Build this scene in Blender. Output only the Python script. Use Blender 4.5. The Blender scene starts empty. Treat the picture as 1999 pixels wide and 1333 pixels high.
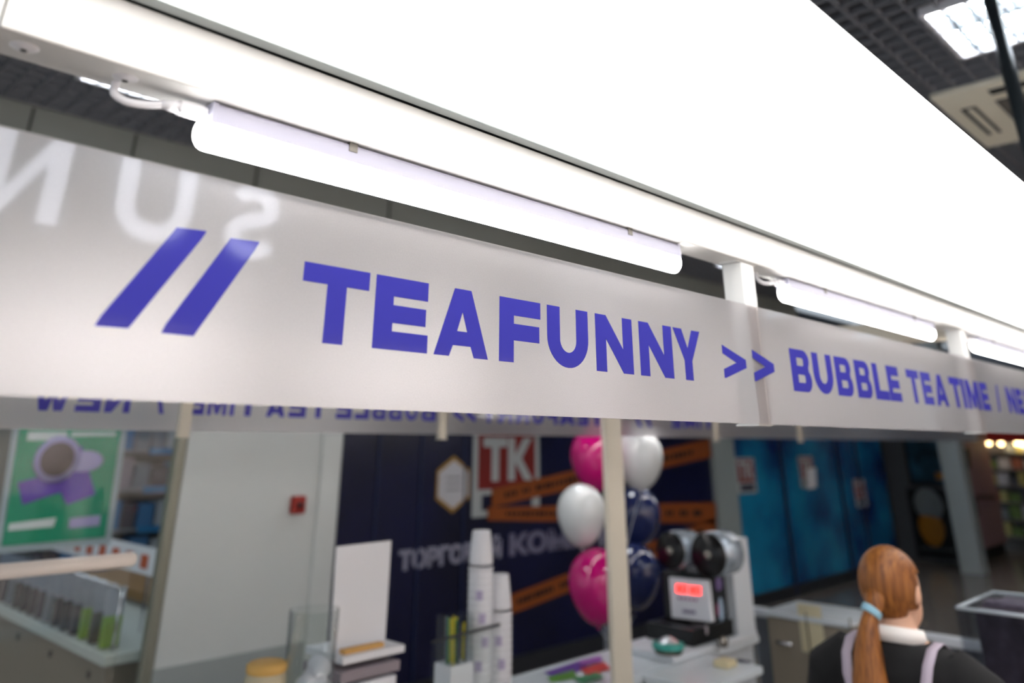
import bpy, bmesh, math, random
from mathutils import Vector, Matrix
random.seed(7)
SC = bpy.context.scene
COL = SC.collection
# ------------------------------------------------------------------ camera, world, exposure
HC = 1.92                      # camera height
F_PX = 1515.4575; PX, PY = 1000.0, 231.178
U1 = Vector((0.69843834, 0.27799223, 0.65947268))
U2 = Vector((-0.71566092, 0.26659292, 0.6455677))
UZ = Vector((0.00365206, -0.92284806, 0.38514689))
cam_d = bpy.data.cameras.new('camera'); cam = bpy.data.objects.new('camera', cam_d); COL.objects.link(cam)
right = Vector((U1.x, U2.x, UZ.x)); upv = -Vector((U1.y, U2.y, UZ.y)); back = -Vector((U1.z, U2.z, UZ.z))
M = Matrix((right, upv, back)).transposed().to_4x4(); M.translation = (0, 0, HC)
cam.matrix_world = M
cam_d.sensor_width = 36; cam_d.lens = F_PX/1999*36
cam_d.shift_x = (999.5-PX)/1999; cam_d.shift_y = -(666.5-PY)/1999
cam_d.clip_start = 0.02
cam_d.dof.use_dof = True; cam_d.dof.focus_distance = 1.10; cam_d.dof.aperture_fstop = 2.3
SC.camera = cam
w = bpy.data.worlds.new('world'); SC.world = w; w.use_nodes = True
w.node_tree.nodes['Background'].inputs[0].default_value = (0.80, 0.90, 1.0, 1)
w.node_tree.nodes['Background'].inputs[1].default_value = 0.55
SC.view_settings.view_transform = 'Standard'; SC.view_settings.look = 'None'
SC.view_settings.gamma = 1; SC.view_settings.exposure = 0.42; SC.view_settings.use_curve_mapping = False
TUBE_L, SOFFIT_L, PANEL_L, SIGN_L = 19.0, 2.0, 28.0, 7.5

# ------------------------------------------------------------------ pixel -> point helpers
def ray(px, py):
    d = Vector((px-PX, py-PY, F_PX)); return d.dot(U1), d.dot(U2), d.dot(UZ)
def PYp(px, py, Y):
    a, b, c = ray(px, py); k = Y/b; return Vector((k*a, Y, HC+k*c))
def PZ(px, py, z):
    a, b, c = ray(px, py); k = (z-HC)/c; return Vector((k*a, k*b, z))
def PXp(px, py, X):
    a, b, c = ray(px, py); k = X/a; return Vector((X, k*b, HC+k*c))

# ------------------------------------------------------------------ materials
def lin(c):
    return tuple(((v/255)/12.92 if v/255 <= .04045 else ((v/255+.055)/1.055)**2.4) for v in c)+(1,)
MATS = {}
def mat(name, rgb=(200,200,200), rough=.5, metal=0, em=0, emc=None, alpha=1, trans=0, ior=1.45, coat=0, noise=0, nscale=20, bump=0):
    if name in MATS: return MATS[name]
    m = bpy.data.materials.new(name); m.use_nodes = True; nt = m.node_tree; b = nt.nodes['Principled BSDF']
    b.inputs['Base Color'].default_value = lin(rgb); b.inputs['Roughness'].default_value = rough
    b.inputs['Metallic'].default_value = metal; b.inputs['IOR'].default_value = ior
    b.inputs['Transmission Weight'].default_value = trans; b.inputs['Coat Weight'].default_value = coat
    b.inputs['Alpha'].default_value = alpha
    if em:
        b.inputs['Emission Color'].default_value = lin(emc or rgb); b.inputs['Emission Strength'].default_value = em
    if noise or bump:
        tc = nt.nodes.new('ShaderNodeTexCoord'); n = nt.nodes.new('ShaderNodeTexNoise'); n.inputs['Scale'].default_value = nscale
        nt.links.new(tc.outputs['Object'], n.inputs['Vector'])
        if noise:
            r = nt.nodes.new('ShaderNodeValToRGB'); c = lin(rgb)
            r.color_ramp.elements[0].position = .3; r.color_ramp.elements[1].position = .7
            r.color_ramp.elements[0].color = tuple(v*(1-noise) for v in c[:3])+(1,)
            r.color_ramp.elements[1].color = tuple(min(1, v*(1+noise)) for v in c[:3])+(1,)
            nt.links.new(n.outputs['Fac'], r.inputs[0]); nt.links.new(r.outputs[0], b.inputs['Base Color'])
        if bump:
            bp = nt.nodes.new('ShaderNodeBump'); bp.inputs['Strength'].default_value = bump
            nt.links.new(n.outputs['Fac'], bp.inputs['Height']); nt.links.new(bp.outputs[0], b.inputs['Normal'])
    MATS[name] = m; return m

def facing(nt, f0):
    lw=nt.nodes.new('ShaderNodeLayerWeight'); lw.inputs[0].default_value=.5
    p=nt.nodes.new('ShaderNodeMath'); p.operation='POWER'; p.inputs[1].default_value=4.5; nt.links.new(lw.outputs['Facing'],p.inputs[0])
    m=nt.nodes.new('ShaderNodeMapRange'); m.inputs[3].default_value=f0; m.inputs[4].default_value=.95; nt.links.new(p.outputs[0],m.inputs[0]); return m

def clear_mat(name, tint=(1,1,1), gloss=.05, refl=1.45):
    """clear thin acrylic / glass: see-through with a Fresnel reflection"""
    if name in MATS: return MATS[name]
    m = bpy.data.materials.new(name); m.use_nodes = True; nt = m.node_tree; nt.nodes.clear()
    o = nt.nodes.new('ShaderNodeOutputMaterial'); t = nt.nodes.new('ShaderNodeBsdfTransparent'); t.inputs[0].default_value = (*tint, 1)
    g = nt.nodes.new('ShaderNodeBsdfGlossy'); g.inputs['Roughness'].default_value = gloss
    fr = facing(nt, .03 if refl < 1.5 else .06); mx = nt.nodes.new('ShaderNodeMixShader')
    nt.links.new(fr.outputs[0], mx.inputs[0]); nt.links.new(t.outputs[0], mx.inputs[1]); nt.links.new(g.outputs[0], mx.inputs[2])
    nt.links.new(mx.outputs[0], o.inputs[0]); MATS[name] = m; return m

def frost_mat(name, scatter=.45, transl=.17, diff=.11, col=(.96,.91,.91)):
    """frosted acrylic: hazy refraction + translucency + a little body colour under a glossy face"""
    m = bpy.data.materials.new(name); m.use_nodes = True; nt = m.node_tree; nt.nodes.clear(); N = nt.nodes.new; L = nt.links.new
    o = N('ShaderNodeOutputMaterial')
    rf = N('ShaderNodeBsdfRefraction'); rf.inputs['IOR'].default_value = 1.22; rf.inputs['Roughness'].default_value = .95
    rf.inputs['Color'].default_value = (*col, 1)
    tr = N('ShaderNodeBsdfTranslucent'); tr.inputs['Color'].default_value = (.95,.90,.90,1)
    df = N('ShaderNodeBsdfDiffuse'); df.inputs['Color'].default_value = (.86,.85,.86,1)
    gl = N('ShaderNodeBsdfGlossy'); gl.inputs['Roughness'].default_value = .03
    fr = N('ShaderNodeFresnel'); fr.inputs[0].default_value = 1.49
    tc = N('ShaderNodeTexCoord'); nz = N('ShaderNodeTexNoise'); nz.inputs['Scale'].default_value = 900; nz.inputs['Detail'].default_value = 3
    L(tc.outputs['Object'], nz.inputs['Vector'])
    mr = N('ShaderNodeMapRange'); mr.inputs[1].default_value=.3; mr.inputs[2].default_value=.7; mr.inputs[3].default_value = .8; mr.inputs[4].default_value = 1.0
    L(nz.outputs['Fac'], mr.inputs[0]); mm = N('ShaderNodeMix'); mm.data_type='RGBA'; mm.blend_type='MULTIPLY'; mm.inputs[0].default_value = 1
    mm.inputs[6].default_value = (*col,1); L(mr.outputs[0], mm.inputs[7]); L(mm.outputs[2], rf.inputs['Color'])
    a = N('ShaderNodeMixShader'); a.inputs[0].default_value = transl; L(rf.outputs[0], a.inputs[1]); L(tr.outputs[0], a.inputs[2])
    b = N('ShaderNodeMixShader'); b.inputs[0].default_value = diff; L(a.outputs[0], b.inputs[1]); L(df.outputs[0], b.inputs[2])
    c = N('ShaderNodeMixShader'); L(fr.outputs[0], c.inputs[0]); L(b.outputs[0], c.inputs[1]); L(gl.outputs[0], c.inputs[2])
    L(c.outputs[0], o.inputs[0]); MATS[name] = m; return m

def vinyl_mat(name, dcol, tcol, mixf):
    m = bpy.data.materials.new(name); m.use_nodes = True; nt = m.node_tree; nt.nodes.clear(); N = nt.nodes.new; L = nt.links.new
    o = N('ShaderNodeOutputMaterial'); df = N('ShaderNodeBsdfDiffuse'); df.inputs[0].default_value = lin(dcol)
    tr = N('ShaderNodeBsdfTranslucent'); tr.inputs[0].default_value = lin(tcol)
    gl = N('ShaderNodeBsdfGlossy'); gl.inputs['Roughness'].default_value = .06; fr = N('ShaderNodeFresnel'); fr.inputs[0].default_value = 1.45
    a = N('ShaderNodeMixShader'); a.inputs[0].default_value = mixf; L(df.outputs[0], a.inputs[1]); L(tr.outputs[0], a.inputs[2])
    c = N('ShaderNodeMixShader'); L(fr.outputs[0], c.inputs[0]); L(a.outputs[0], c.inputs[1]); L(gl.outputs[0], c.inputs[2])
    L(c.outputs[0], o.inputs[0]); MATS[name] = m; return m

FROST = frost_mat('frosted_acrylic')
CLEAR = clear_mat('clear_face', (.97,.97,.98)); EDGE = mat('acrylic_edge', (238,232,228), .3)
VINYL = vinyl_mat('purple_vinyl', (80,80,196), (138,118,235), .42)
GLASS = clear_mat('clear_glass', (.97,.985,.98)); ACRY = clear_mat('clear_acrylic', (.90,.92,.94), .05, 1.6)
WHITE = mat('white_powder_coat', (232,232,230), .35)
WHITEP = mat('white_plastic', (235,235,240), .3)
CREAM = mat('cream_paint', (225,216,198), .4)
HOUSE = mat('tube_housing', (188,188,206), .4)
TUBE = mat('lit_tube', (255,255,255), .4, em=TUBE_L, emc=(255,251,248))
SOFF = mat('lit_canopy', (255,255,255), .4, em=SOFFIT_L, emc=(255,254,252))
ALU = mat('aluminium', (176,184,184), .4, .3)
STEEL = mat('steel', (170,165,155), .25, .9)
CHROME = mat('chrome', (215,215,220), .12, 1)
DARK = mat('dark_gap', (25,28,30), .7)
BLACK = mat('black_plastic', (14,14,16), .3)
BLACKM = mat('black_matt', (16,16,18), .8)
PAPER = mat('white_paper', (232,232,235), .7)
COUNTER = mat('white_laminate', (215,222,226), .25)

# ------------------------------------------------------------------ mesh building
class MB:
    def __init__(s): s.v = []; s.f = []; s.m = []; s.sm = []
    def add(s, vs, fs, mi=0, smooth=False):
        b = len(s.v); s.v += [Vector(v) for v in vs]
        for f in fs: s.f.append(tuple(b+i for i in f)); s.m.append(mi); s.sm.append(smooth)
        return s
    def box(s, x0,x1,y0,y1,z0,z1, mi=0):
        v=[(x,y,z) for z in (z0,z1) for y in (y0,y1) for x in (x0,x1)]
        return s.add(v, [(0,2,3,1),(4,5,7,6),(0,1,5,4),(2,6,7,3),(0,4,6,2),(1,3,7,5)], mi)
    def cbox(s, c, sx, sy, sz, R=None, mi=0):
        c=Vector(c); v=[]
        for z in (-sz/2,sz/2):
            for y in (-sy/2,sy/2):
                for x in (-sx/2,sx/2):
                    p=Vector((x,y,z)); p=R@p if R else p; v.append(c+p)
        return s.add(v, [(0,2,3,1),(4,5,7,6),(0,1,5,4),(2,6,7,3),(0,4,6,2),(1,3,7,5)], mi)
    def prism(s, pts, vec, mi=0):          # planar polygon pushed along vec
        n=len(pts); vec=Vector(vec); a=[Vector(p) for p in pts]
        s.add(a+[p+vec for p in a], [tuple(range(n))[::-1], tuple(range(n,2*n))]+[(i,(i+1)%n,n+(i+1)%n,n+i) for i in range(n)], mi); return s
    def tube(s, pts, rad, n=16, mi=0, caps=True, squash=None):
        pts=[Vector(p) for p in pts]; rs=rad if isinstance(rad,(list,tuple)) else [rad]*len(pts)
        vs=[]; up=None
        for i,p in enumerate(pts):
            t=(pts[min(i+1,len(pts)-1)]-pts[max(i-1,0)]).normalized()
            if up is None: up=Vector((0,0,1)) if abs(t.z)<.9 else Vector((1,0,0))
            a=(up-t*up.dot(t)).normalized(); b=t.cross(a); up=a
            for k in range(n):
                an=2*math.pi*k/n; q=a*math.cos(an)*rs[i]+b*math.sin(an)*rs[i]
                vs.append(p+q)
        fs=[(i*n+k,i*n+(k+1)%n,(i+1)*n+(k+1)%n,(i+1)*n+k) for i in range(len(pts)-1) for k in range(n)]
        s.add(vs,fs,mi,True)
        if caps:
            b=len(s.v)-len(vs); s.f.append(tuple(b+k for k in range(n))[::-1]); s.m.append(mi); s.sm.append(False)
            s.f.append(tuple(b+(len(pts)-1)*n+k for k in range(n))); s.m.append(mi); s.sm.append(False)
        return s
    def lathe(s, prof, c=(0,0,0), n=28, mi=0, R=None, smooth=True):   # prof: (r,z)
        c=Vector(c); vs=[]
        for r,z in prof:
            for k in range(n):
                a=2*math.pi*k/n; p=Vector((r*math.cos(a), r*math.sin(a), z)); vs.append(c+(R@p if R else p))
        fs=[(i*n+k,i*n+(k+1)%n,(i+1)*n+(k+1)%n,(i+1)*n+k) for i in range(len(prof)-1) for k in range(n)]
        return s.add(vs,fs,mi,smooth)
    def loft(s, rings, n=24, mi=0):        # rings: (cx,cy,z,rx,ry)
        vs=[]
        for cx,cy,z,rx,ry in rings:
            for k in range(n):
                a=2*math.pi*k/n; vs.append((cx+rx*math.cos(a), cy+ry*math.sin(a), z))
        m=len(rings)
        fs=[(i*n+k,i*n+(k+1)%n,(i+1)*n+(k+1)%n,(i+1)*n+k) for i in range(m-1) for k in range(n)]+[tuple(range(n))[::-1], tuple((m-1)*n+k for k in range(n))]
        return s.add(vs,fs,mi,True)
    def ball(s, c, rx, ry, rz, R=None, n=24, mi=0, top=1.0):
        prof=[]; 
        for i in range(n//2+1):
            a=-math.pi/2+math.pi*i/(n//2); prof.append((max(1e-4,math.cos(a)), math.sin(a)))
        c=Vector(c); vs=[]
        for r,z in prof:
            for k in range(n):
                a=2*math.pi*k/n; p=Vector((r*math.cos(a)*rx, r*math.sin(a)*ry, z*rz)); vs.append(c+(R@p if R else p))
        fs=[(i*n+k,i*n+(k+1)%n,(i+1)*n+(k+1)%n,(i+1)*n+k) for i in range(len(prof)-1) for k in range(n)]
        return s.add(vs,fs,mi,True)

LOC = {}
def tag(o, label=None, cat=None, group=None, kind=None):
    if label: o['label']=label
    if cat: o['category']=cat
    if group: o['group']=group
    if kind: o['kind']=kind
    return o
def empty(name, loc, label, cat, group=None, rz=0):
    o=bpy.data.objects.new(name,None); o.empty_display_size=.05; COL.objects.link(o); o.location=loc; o.rotation_euler=(0,0,rz)
    o.rotation_mode='XYZ'; LOC[o.name]=(Matrix.Translation(Vector(loc))@Matrix.Rotation(rz,4,'Z'))
    return tag(o,label,cat,group)
def obj(name, mb, mats, parent=None, world=True, bevel=0, label=None, cat=None, group=None, kind=None, seg=2, recalc=False):
    me=bpy.data.meshes.new(name); Mx=Matrix.Identity(4)
    if parent is not None: Mx=LOC[parent.name]
    Mi=Mx.inverted() if world else Matrix.Identity(4)
    me.from_pydata([Mi@v for v in mb.v],[],mb.f)
    for m in (mats if isinstance(mats,(list,tuple)) else [mats]): me.materials.append(m)
    for p,mi,sm in zip(me.polygons, mb.m, mb.sm): p.material_index=mi; p.use_smooth=sm
    if recalc:
        bm=bmesh.new(); bm.from_mesh(me); bmesh.ops.recalc_face_normals(bm,faces=bm.faces); bm.to_mesh(me); bm.free()
    me.update(); o=bpy.data.objects.new(name,me); COL.objects.link(o)
    if parent is not None: o.parent=parent; LOC[o.name]=Mx
    if bevel:
        b=o.modifiers.new('bevel','BEVEL'); b.width=bevel; b.segments=seg; b.limit_method='ANGLE'; b.angle_limit=math.radians(40)
    return tag(o,label,cat,group,kind)
def struct(name, mb, mats, **k): return obj(name, mb, mats, kind='structure', **k)
def copy_tree(root, loc, rz=None, label=None):
    c=root.copy(); COL.objects.link(c); c.location=loc
    if rz is not None: c.rotation_euler=(0,0,rz)
    if label: c['label']=label
    for ch in [o for o in bpy.data.objects if o.parent==root]:
        d=ch.copy(); COL.objects.link(d); d.parent=c
        for g in [o for o in bpy.data.objects if o.parent==ch]:
            e=g.copy(); COL.objects.link(e); e.parent=d
    return c
def remesh(o, vox, smooth=4):
    r=o.modifiers.new('remesh','REMESH'); r.mode='VOXEL'; r.voxel_size=vox; r.use_smooth_shade=True
    s=o.modifiers.new('smooth','SMOOTH'); s.factor=.5; s.iterations=smooth

# flat shapes with holes via 2D curve fill; outlines in (u,v); placed by fn(u,v,w)
def flat_mesh(loops, depth):
    cu=bpy.data.curves.new('tmp','CURVE'); cu.dimensions='2D'; cu.fill_mode='BOTH'; cu.extrude=depth/2
    for lp in loops:
        sp=cu.splines.new('POLY'); sp.points.add(len(lp)-1); sp.use_cyclic_u=True
        for i,(x,y) in enumerate(lp): sp.points[i].co=(x,y,0,1)
    return curve_to_mb(cu)
def curve_to_mb(cu):
    o=bpy.data.objects.new('tmp',cu); COL.objects.link(o); dg=bpy.context.evaluated_depsgraph_get(); dg.update()
    me=bpy.data.meshes.new_from_object(o.evaluated_get(dg)); mb=MB()
    mb.add([v.co.copy() for v in me.vertices],[tuple(p.vertices) for p in me.polygons])
    bpy.data.objects.remove(o); bpy.data.curves.remove(cu); bpy.data.meshes.remove(me); return mb
def text_mb(s, size=1, offset=.02, depth=.002, sx=1):
    cu=bpy.data.curves.new('tmp','FONT'); cu.body=s; cu.size=size; cu.offset=offset; cu.extrude=depth/2; cu.align_x='LEFT'; cu.resolution_u=3
    mb=curve_to_mb(cu); mb.v=[Vector((v.x*sx,v.y,v.z)) for v in mb.v]; return mb
def fit(mb, x0,x1,z0,z1, fn):
    xs=[v.x for v in mb.v]; ys=[v.y for v in mb.v]; a,b,c,d=min(xs),max(xs),min(ys),max(ys)
    mb.v=[Vector(fn(x0+(v.x-a)/(b-a)*(x1-x0), z0+(v.y-c)/(d-c)*(z1-z0), v.z)) for v in mb.v]; return mb
def merge(mbs):
    m=MB()
    for q in mbs:
        b=len(m.v); m.v+=q.v; m.f+=[tuple(b+i for i in f) for f in q.f]; m.m+=q.m; m.sm+=q.sm
    return m

# ------------------------------------------------------------------ heavy sans glyphs in the unit square
def arc(cx,cy,rx,ry,a0,a1,n=10):
    return [(cx+rx*math.cos(math.radians(a0+(a1-a0)*i/n)), cy+ry*math.sin(math.radians(a0+(a1-a0)*i/n))) for i in range(n+1)]
def G(ch):
    if ch=='T': return [[(.36,0),(.65,0),(.65,.75),(1,.75),(1,1),(0,1),(0,.75),(.36,.75)]]
    if ch=='E': return [[(0,0),(1,0),(1,.25),(.33,.25),(.33,.365),(.95,.365),(.95,.61),(.33,.61),(.33,.73),(.98,.73),(.98,1),(0,1)]]
    if ch=='F': return [[(0,0),(.34,0),(.34,.34),(.97,.34),(.97,.60),(.34,.60),(.34,.73),(1,.73),(1,1),(0,1)]]
    if ch=='L': return [[(0,0),(1,0),(1,.26),(.36,.26),(.36,1),(0,1)]]
    if ch=='I': return [[(0,0),(1,0),(1,1),(0,1)]]
    if ch=='A': return [[(0,0),(.27,0),(.335,.16),(.665,.16),(.73,0),(1,0),(.655,1),(.345,1)],[(.405,.37),(.5,.66),(.595,.37)]]
    if ch=='N': return [[(0,0),(.27,0),(.27,.58),(.72,0),(1,0),(1,1),(.73,1),(.73,.42),(.28,1),(0,1)]]
    if ch=='M': return [[(0,0),(.22,0),(.22,.55),(.40,.05),(.60,.05),(.78,.55),(.78,0),(1,0),(1,1),(.72,1),(.5,.40),(.28,1),(0,1)]]
    if ch=='W': return [[(.18,0),(.42,0),(.5,.45),(.58,0),(.82,0),(1,1),(.80,1),(.69,.35),(.58,1),(.42,1),(.31,.35),(.20,1),(0,1)]]
    if ch=='Y': return [[(.36,0),(.64,0),(.64,.38),(1,1),(.69,1),(.5,.62),(.31,1),(0,1),(.36,.38)]]
    if ch=='>': return [[(0,.95),(0,.70),(.56,.475),(0,.25),(0,0),(.06,0),(1,.36),(1,.60)]]
    if ch=='U': return [[(0,1)]+arc(.5,.5,.5,.5,180,360,20)+[(1,1),(.70,1)]+arc(.5,.46,.20,.21,360,180,14)+[(.30,1)]]
    if ch=='B':
        o=[(0,0),(.66,0)]+arc(.70,.28,.30,.28,-90,50,8)+arc(.66,.755,.30,.245,-40,90,8)+[(0,1)]
        def hole(x0,x1,y0,y1): return [(x0,y0)]+arc(x1-.06,y0+.07,.06,.07,-90,0,4)+arc(x1-.06,y1-.07,.06,.07,0,90,4)+[(x0,y1)]
        return [o, hole(.31,.68,.21,.40), hole(.31,.65,.61,.80)]
    if ch=='/': return [[(0,0),(.42,0),(1,1),(.60,1)]]
def glyph(ch, x0, x1, z0, z1, fn, depth=.0005):
    mb=flat_mesh([[ (x0+u*(x1-x0), z0+v*(z1-z0)) for u,v in lp] for lp in G(ch)], depth)
    mb.v=[Vector(fn(v.x,v.y,v.z)) for v in mb.v]; return mb

# ================================================================== THE SETTING
TILE = mat('floor_tile',(120,112,104),.22,noise=.12,nscale=1.5)
struct('floor', MB().box(-4,24,-5,13,-.05,0), TILE)
CZ = HC+1.70
GRID = mat('grid_ceiling_metal',(120,122,128),.45)
g=MB()
x=-3.0
while x<22: g.box(x,x+.012,-5,4.60,CZ,CZ+.05); x+=.10
y=-5.0
while y<4.60: g.box(-3,22,y,y+.012,CZ,CZ+.05); y+=.10
struct('ceiling', g, GRID)
struct('trim_1', MB().box(-3.2,22.2,-5.2,4.66,CZ+.45,CZ+.5), mat('plenum',(40,40,44),.9))   # slab above the open grid
BULK=mat('bulkhead_paint',(150,153,146),.6)
b=MB(); b.box(-3,10.2,4.66,4.86,HC+1.05,CZ+.5)
struct('trim_2', b, BULK)
j=MB()
for px in (60,262,500,760): 
    p=PYp(px,200+px*.25+20,4.655); j.box(p.x-.006,p.x+.006,4.650,4.664,HC+1.05,CZ)
struct('trim_3', j, mat('joint_shadow_gap',(80,82,78),.8))
# storefront line at Y = 5.8
YS=5.8
NAVY=mat('navy_window_film',(7,10,50),.28,noise=.35,nscale=1.3)
BLUE=bpy.data.materials.new('blue_window_film'); BLUE.use_nodes=True
nt=BLUE.node_tree; pb=nt.nodes['Principled BSDF']; tc=nt.nodes.new('ShaderNodeTexCoord'); nz=nt.nodes.new('ShaderNodeTexNoise'); nz.inputs['Scale'].default_value=.9; nz.inputs['Detail'].default_value=4
rp=nt.nodes.new('ShaderNodeValToRGB'); rp.color_ramp.elements[0].color=lin((6,34,98)); rp.color_ramp.elements[1].color=lin((24,132,176)); rp.color_ramp.elements[0].position=.36; rp.color_ramp.elements[1].position=.68
nt.links.new(tc.outputs['Object'],nz.inputs['Vector']); nt.links.new(nz.outputs['Fac'],rp.inputs[0]); nt.links.new(rp.outputs[0],pb.inputs['Base Color']); pb.inputs['Roughness'].default_value=.2
WALLW=mat('pale_wall',(196,199,196),.55); 
xn=PYp(655,1000,YS).x; xp0=PYp(1395,1000,YS).x; xp1=PYp(1437,1000,YS).x; xb=PYp(1740,1000,YS).x
TOPZ=HC+1.2; xw_b=xn-.6
struct('window_1', MB().box(xn,xp0,YS,YS+.06,0.02,TOPZ), NAVY)
struct('window_2', MB().box(xp1,xb,YS,YS+.06,0.02,TOPZ), BLUE)
struct('trim_4', MB().box(xp0,xp1,YS-.06,YS+.06,0,TOPZ), mat('pilaster_paint',(150,160,160),.5))
struct('trim_5', MB().box(xw_b,xn,YS-.03,6.2,0,TOPZ), WALLW, bevel=.004)
# white wall further back
YW=4.5; xw0=PYp(345,1000,YW).x; xw1=PYp(652,1000,YW).x; xw2=PYp(616,1000,YW).x
struct('wall_left', MB().box(xw0,xw1,YW,YW+.15,0,TOPZ), WALLW)
struct('trim_8', MB().box(xw2,xw1+.004,YW-.02,YW+.154,0,TOPZ), WALLW, bevel=.004)
struct('baseboard_left', MB().box(xw0,xw2,YW-.012,YW,0,PYp(450,1278,YW).z), mat('grey_skirting',(150,156,154),.5))
struct('wall_back', MB().box(xn,16.6,6.2,6.3,0,CZ+.5), mat('dark_shop_interior',(28,30,38),.8))
struct('trim_6', MB().box(xn-.05,17,4.86,6.3,TOPZ,TOPZ+.08), BULK)
m=MB()
for px in (735,820,905): 
    x=PYp(px,960,YS).x; m.box(x-.012,x+.012,YS-.012,YS,0.02,TOPZ)
for px in (1530,1642,1680):
    x=PYp(px,960,YS).x; m.box(x-.03,x+.03,YS-.03,YS,0.02,TOPZ)
struct('trim_7', m, mat('window_mullion',(22,34,70),.4))
struct('baseboard_back', MB().box(xn,xb,YS-.02,YS,0,.14), mat('dark_plinth',(36,38,44),.5))

# graphics on the navy window
def wallpt(Y): return lambda x,z,w:(x,Y-.004-w,z)
def plane_text(s, pxl,pyt,pxr,pyb,Y,m,name,parent,off=.03,sx=1,depth=.004,tw=None):
    a=PYp(pxl,(pyt+pyb)/2,Y); b=PYp(pxr,(pyt+pyb)/2,Y); t=PYp((pxl+pxr)/2,pyt,Y); q=PYp((pxl+pxr)/2,pyb,Y)
    mb=text_mb(s,1,off,depth); return obj(name, fit(mb,a.x,b.x,q.z,t.z,wallpt(Y)), m, parent)
LETW=mat('film_white_print',(150,150,172),.5); LETD=mat('film_violet_print',(86,76,112),.5)
ORA=mat('orange_tape',(140,70,20),.6); TKR=mat('dark_red_print',(124,28,24),.5); PALE=mat('pale_print',(176,182,184),.6)
def quad_px(pts, Y, th, mi=0, mb=None):
    mb=mb or MB(); P=[PYp(px,py,Y) for px,py in pts]; return mb.prism([(p.x,Y,p.z) for p in P],(0,-th,0),mi)
ws=empty('window_lettering', PYp(780,1110,YS), 'grey Cyrillic words across the dark navy shop window','lettering')
zaT=PYp(790,1114,YS).z; zbT=PYp(790,1063,YS).z; xa=PYp(778,1090,YS).x; xb2=PYp(978,1080,YS).x; xc=PYp(994,1070,YS).x; xd=PYp(1262,1050,YS).x
obj('first_word', fit(text_mb('ТОРГОВЫЙ',1,.055,.004),xa,xb2,zaT,zbT,wallpt(YS)), LETW, ws)
obj('second_word', fit(text_mb('КОМПЛЕКС',1,.05,.004),xc,xd,zaT,zbT,wallpt(YS)), mat('film_white_print_dim',(118,116,142),.5), ws)
def tk_sign(l,t,r,bm,label,name='window_poster',Y=YS, low=True, grp=None, m_red=TKR):
    a=PYp(l,(t+bm)/2,Y); c=PYp(r,(t+bm)/2,Y); tp=PYp((l+r)/2,t,Y); bt=PYp((l+r)/2,bm,Y)
    x0,x1,z0,z1=a.x,c.x,bt.z,tp.z; W=x1-x0; H=z1-z0
    e=empty(name,(x0,Y-.006,z0),label,'poster',grp)
    obj('backing', MB().box(x0,x1,Y-.008,Y-.003,z0,z1), PALE, e)
    zs=z0+H*(.30 if low else .06)
    obj('red_field', MB().box(x0+W*.07,x1-W*.07,Y-.011,Y-.0085,zs,z1-H*.05), m_red, e)
    if low: obj('navy_field', MB().box(x0+W*.13,x1-W*.13,Y-.011,Y-.0085,z0+H*.07,z0+H*.24), NAVY, e)
    obj('lettering', fit(text_mb('ТК',1,.05,.003),x0+W*.14,x1-W*.12,zs+H*.09,z1-H*.10,lambda x,z,w:(x,Y-.013-w,z)), PALE, e)
    return e
tk_sign(922,838,1052,1005,'large red and white ТК poster on the navy shop window')
# three orange warning tapes
def tape(pts,label):
    e=empty('warning_tape',PYp(*pts[0],YS-.02),label,'tape','orange tapes stuck over the navy window')
    obj('strip', quad_px(pts,YS-.022,.002), ORA, e)
    (x0,y0),(x1,y1),(x2,y2),(x3,y3)=pts; mb=MB(); n=44
    for i in range(n):
        if random.random()<.12: continue
        u0=.06+.88*i/n; u1=u0+.88/n*random.uniform(.55,.9)
        def q(u,v): return ((x0+(x1-x0)*u)*(1-v)+(x3+(x2-x3)*u)*v, (y0+(y1-y0)*u)*(1-v)+(y3+(y2-y3)*u)*v)
        P=[PYp(*q(u,v),YS-.025) for u,v in ((u0,.36),(u1,.36),(u1,.64),(u0,.64))]
        mb.prism([(p.x,YS-.025,p.z) for p in P],(0,-.001,0))
    obj('printing', mb, BLACKM, e)
tape([(960,955),(1390,855),(1390,892),(960,990)],'upper orange tape with black print slanting up behind the balloons')
tape([(952,990),(1398,980),(1398,1022),(952,1016)],'level orange tape with black print behind the balloons')
tape([(985,1165),(1398,1010),(1398,1044),(985,1204)],'lowest orange tape with black print slanting up beside the cup stacks')
# small badge
hx=empty('hexagonal_badge',PYp(883,950,YS),'white hexagonal badge with yellow tips on the navy window','badge')
c=PYp(884,945,YS); hp=[(c.x+.23*math.sin(a*math.pi/3)*1.0, YS-.004, c.z+.235*math.cos(a*math.pi/3)) for a in range(6)]
obj('rim', MB().prism(hp,(0,-.003,0)), mat('ochre_print',(170,130,60),.6), hx)
obj('face', MB().prism([(c.x+(p[0]-c.x)*.9,YS-.0075,c.z+(p[2]-c.z)*.84) for p in hp],(0,-.003,0)), mat('badge_white',(205,205,210),.6), hx)
for i in range(3): obj('line', MB().box(c.x-.09,c.x+.09,YS-.0125,YS-.0108,c.z+.05-.05*i,c.z+.062-.05*i), mat('badge_grey',(130,130,140),.6), hx)
# posters on the blue window
tk_sign(1437,893,1474,963,'red ТК poster on blue window beside the pale pilaster', low=True)
tk_sign(1560,890,1588,952,'red ТК poster on blue window, middle of the three', low=True)
tk_sign(1668,935,1690,990,'red ТК poster on blue window nearest the dark poster wall', low=True)
st=quad_px([(1574,915),(1592,912),(1594,952),(1576,955)],YS-.02,.002)
obj('paper_notice', st, PAPER, label='small white paper notice overlapping the middle red poster', cat='notice')
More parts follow.
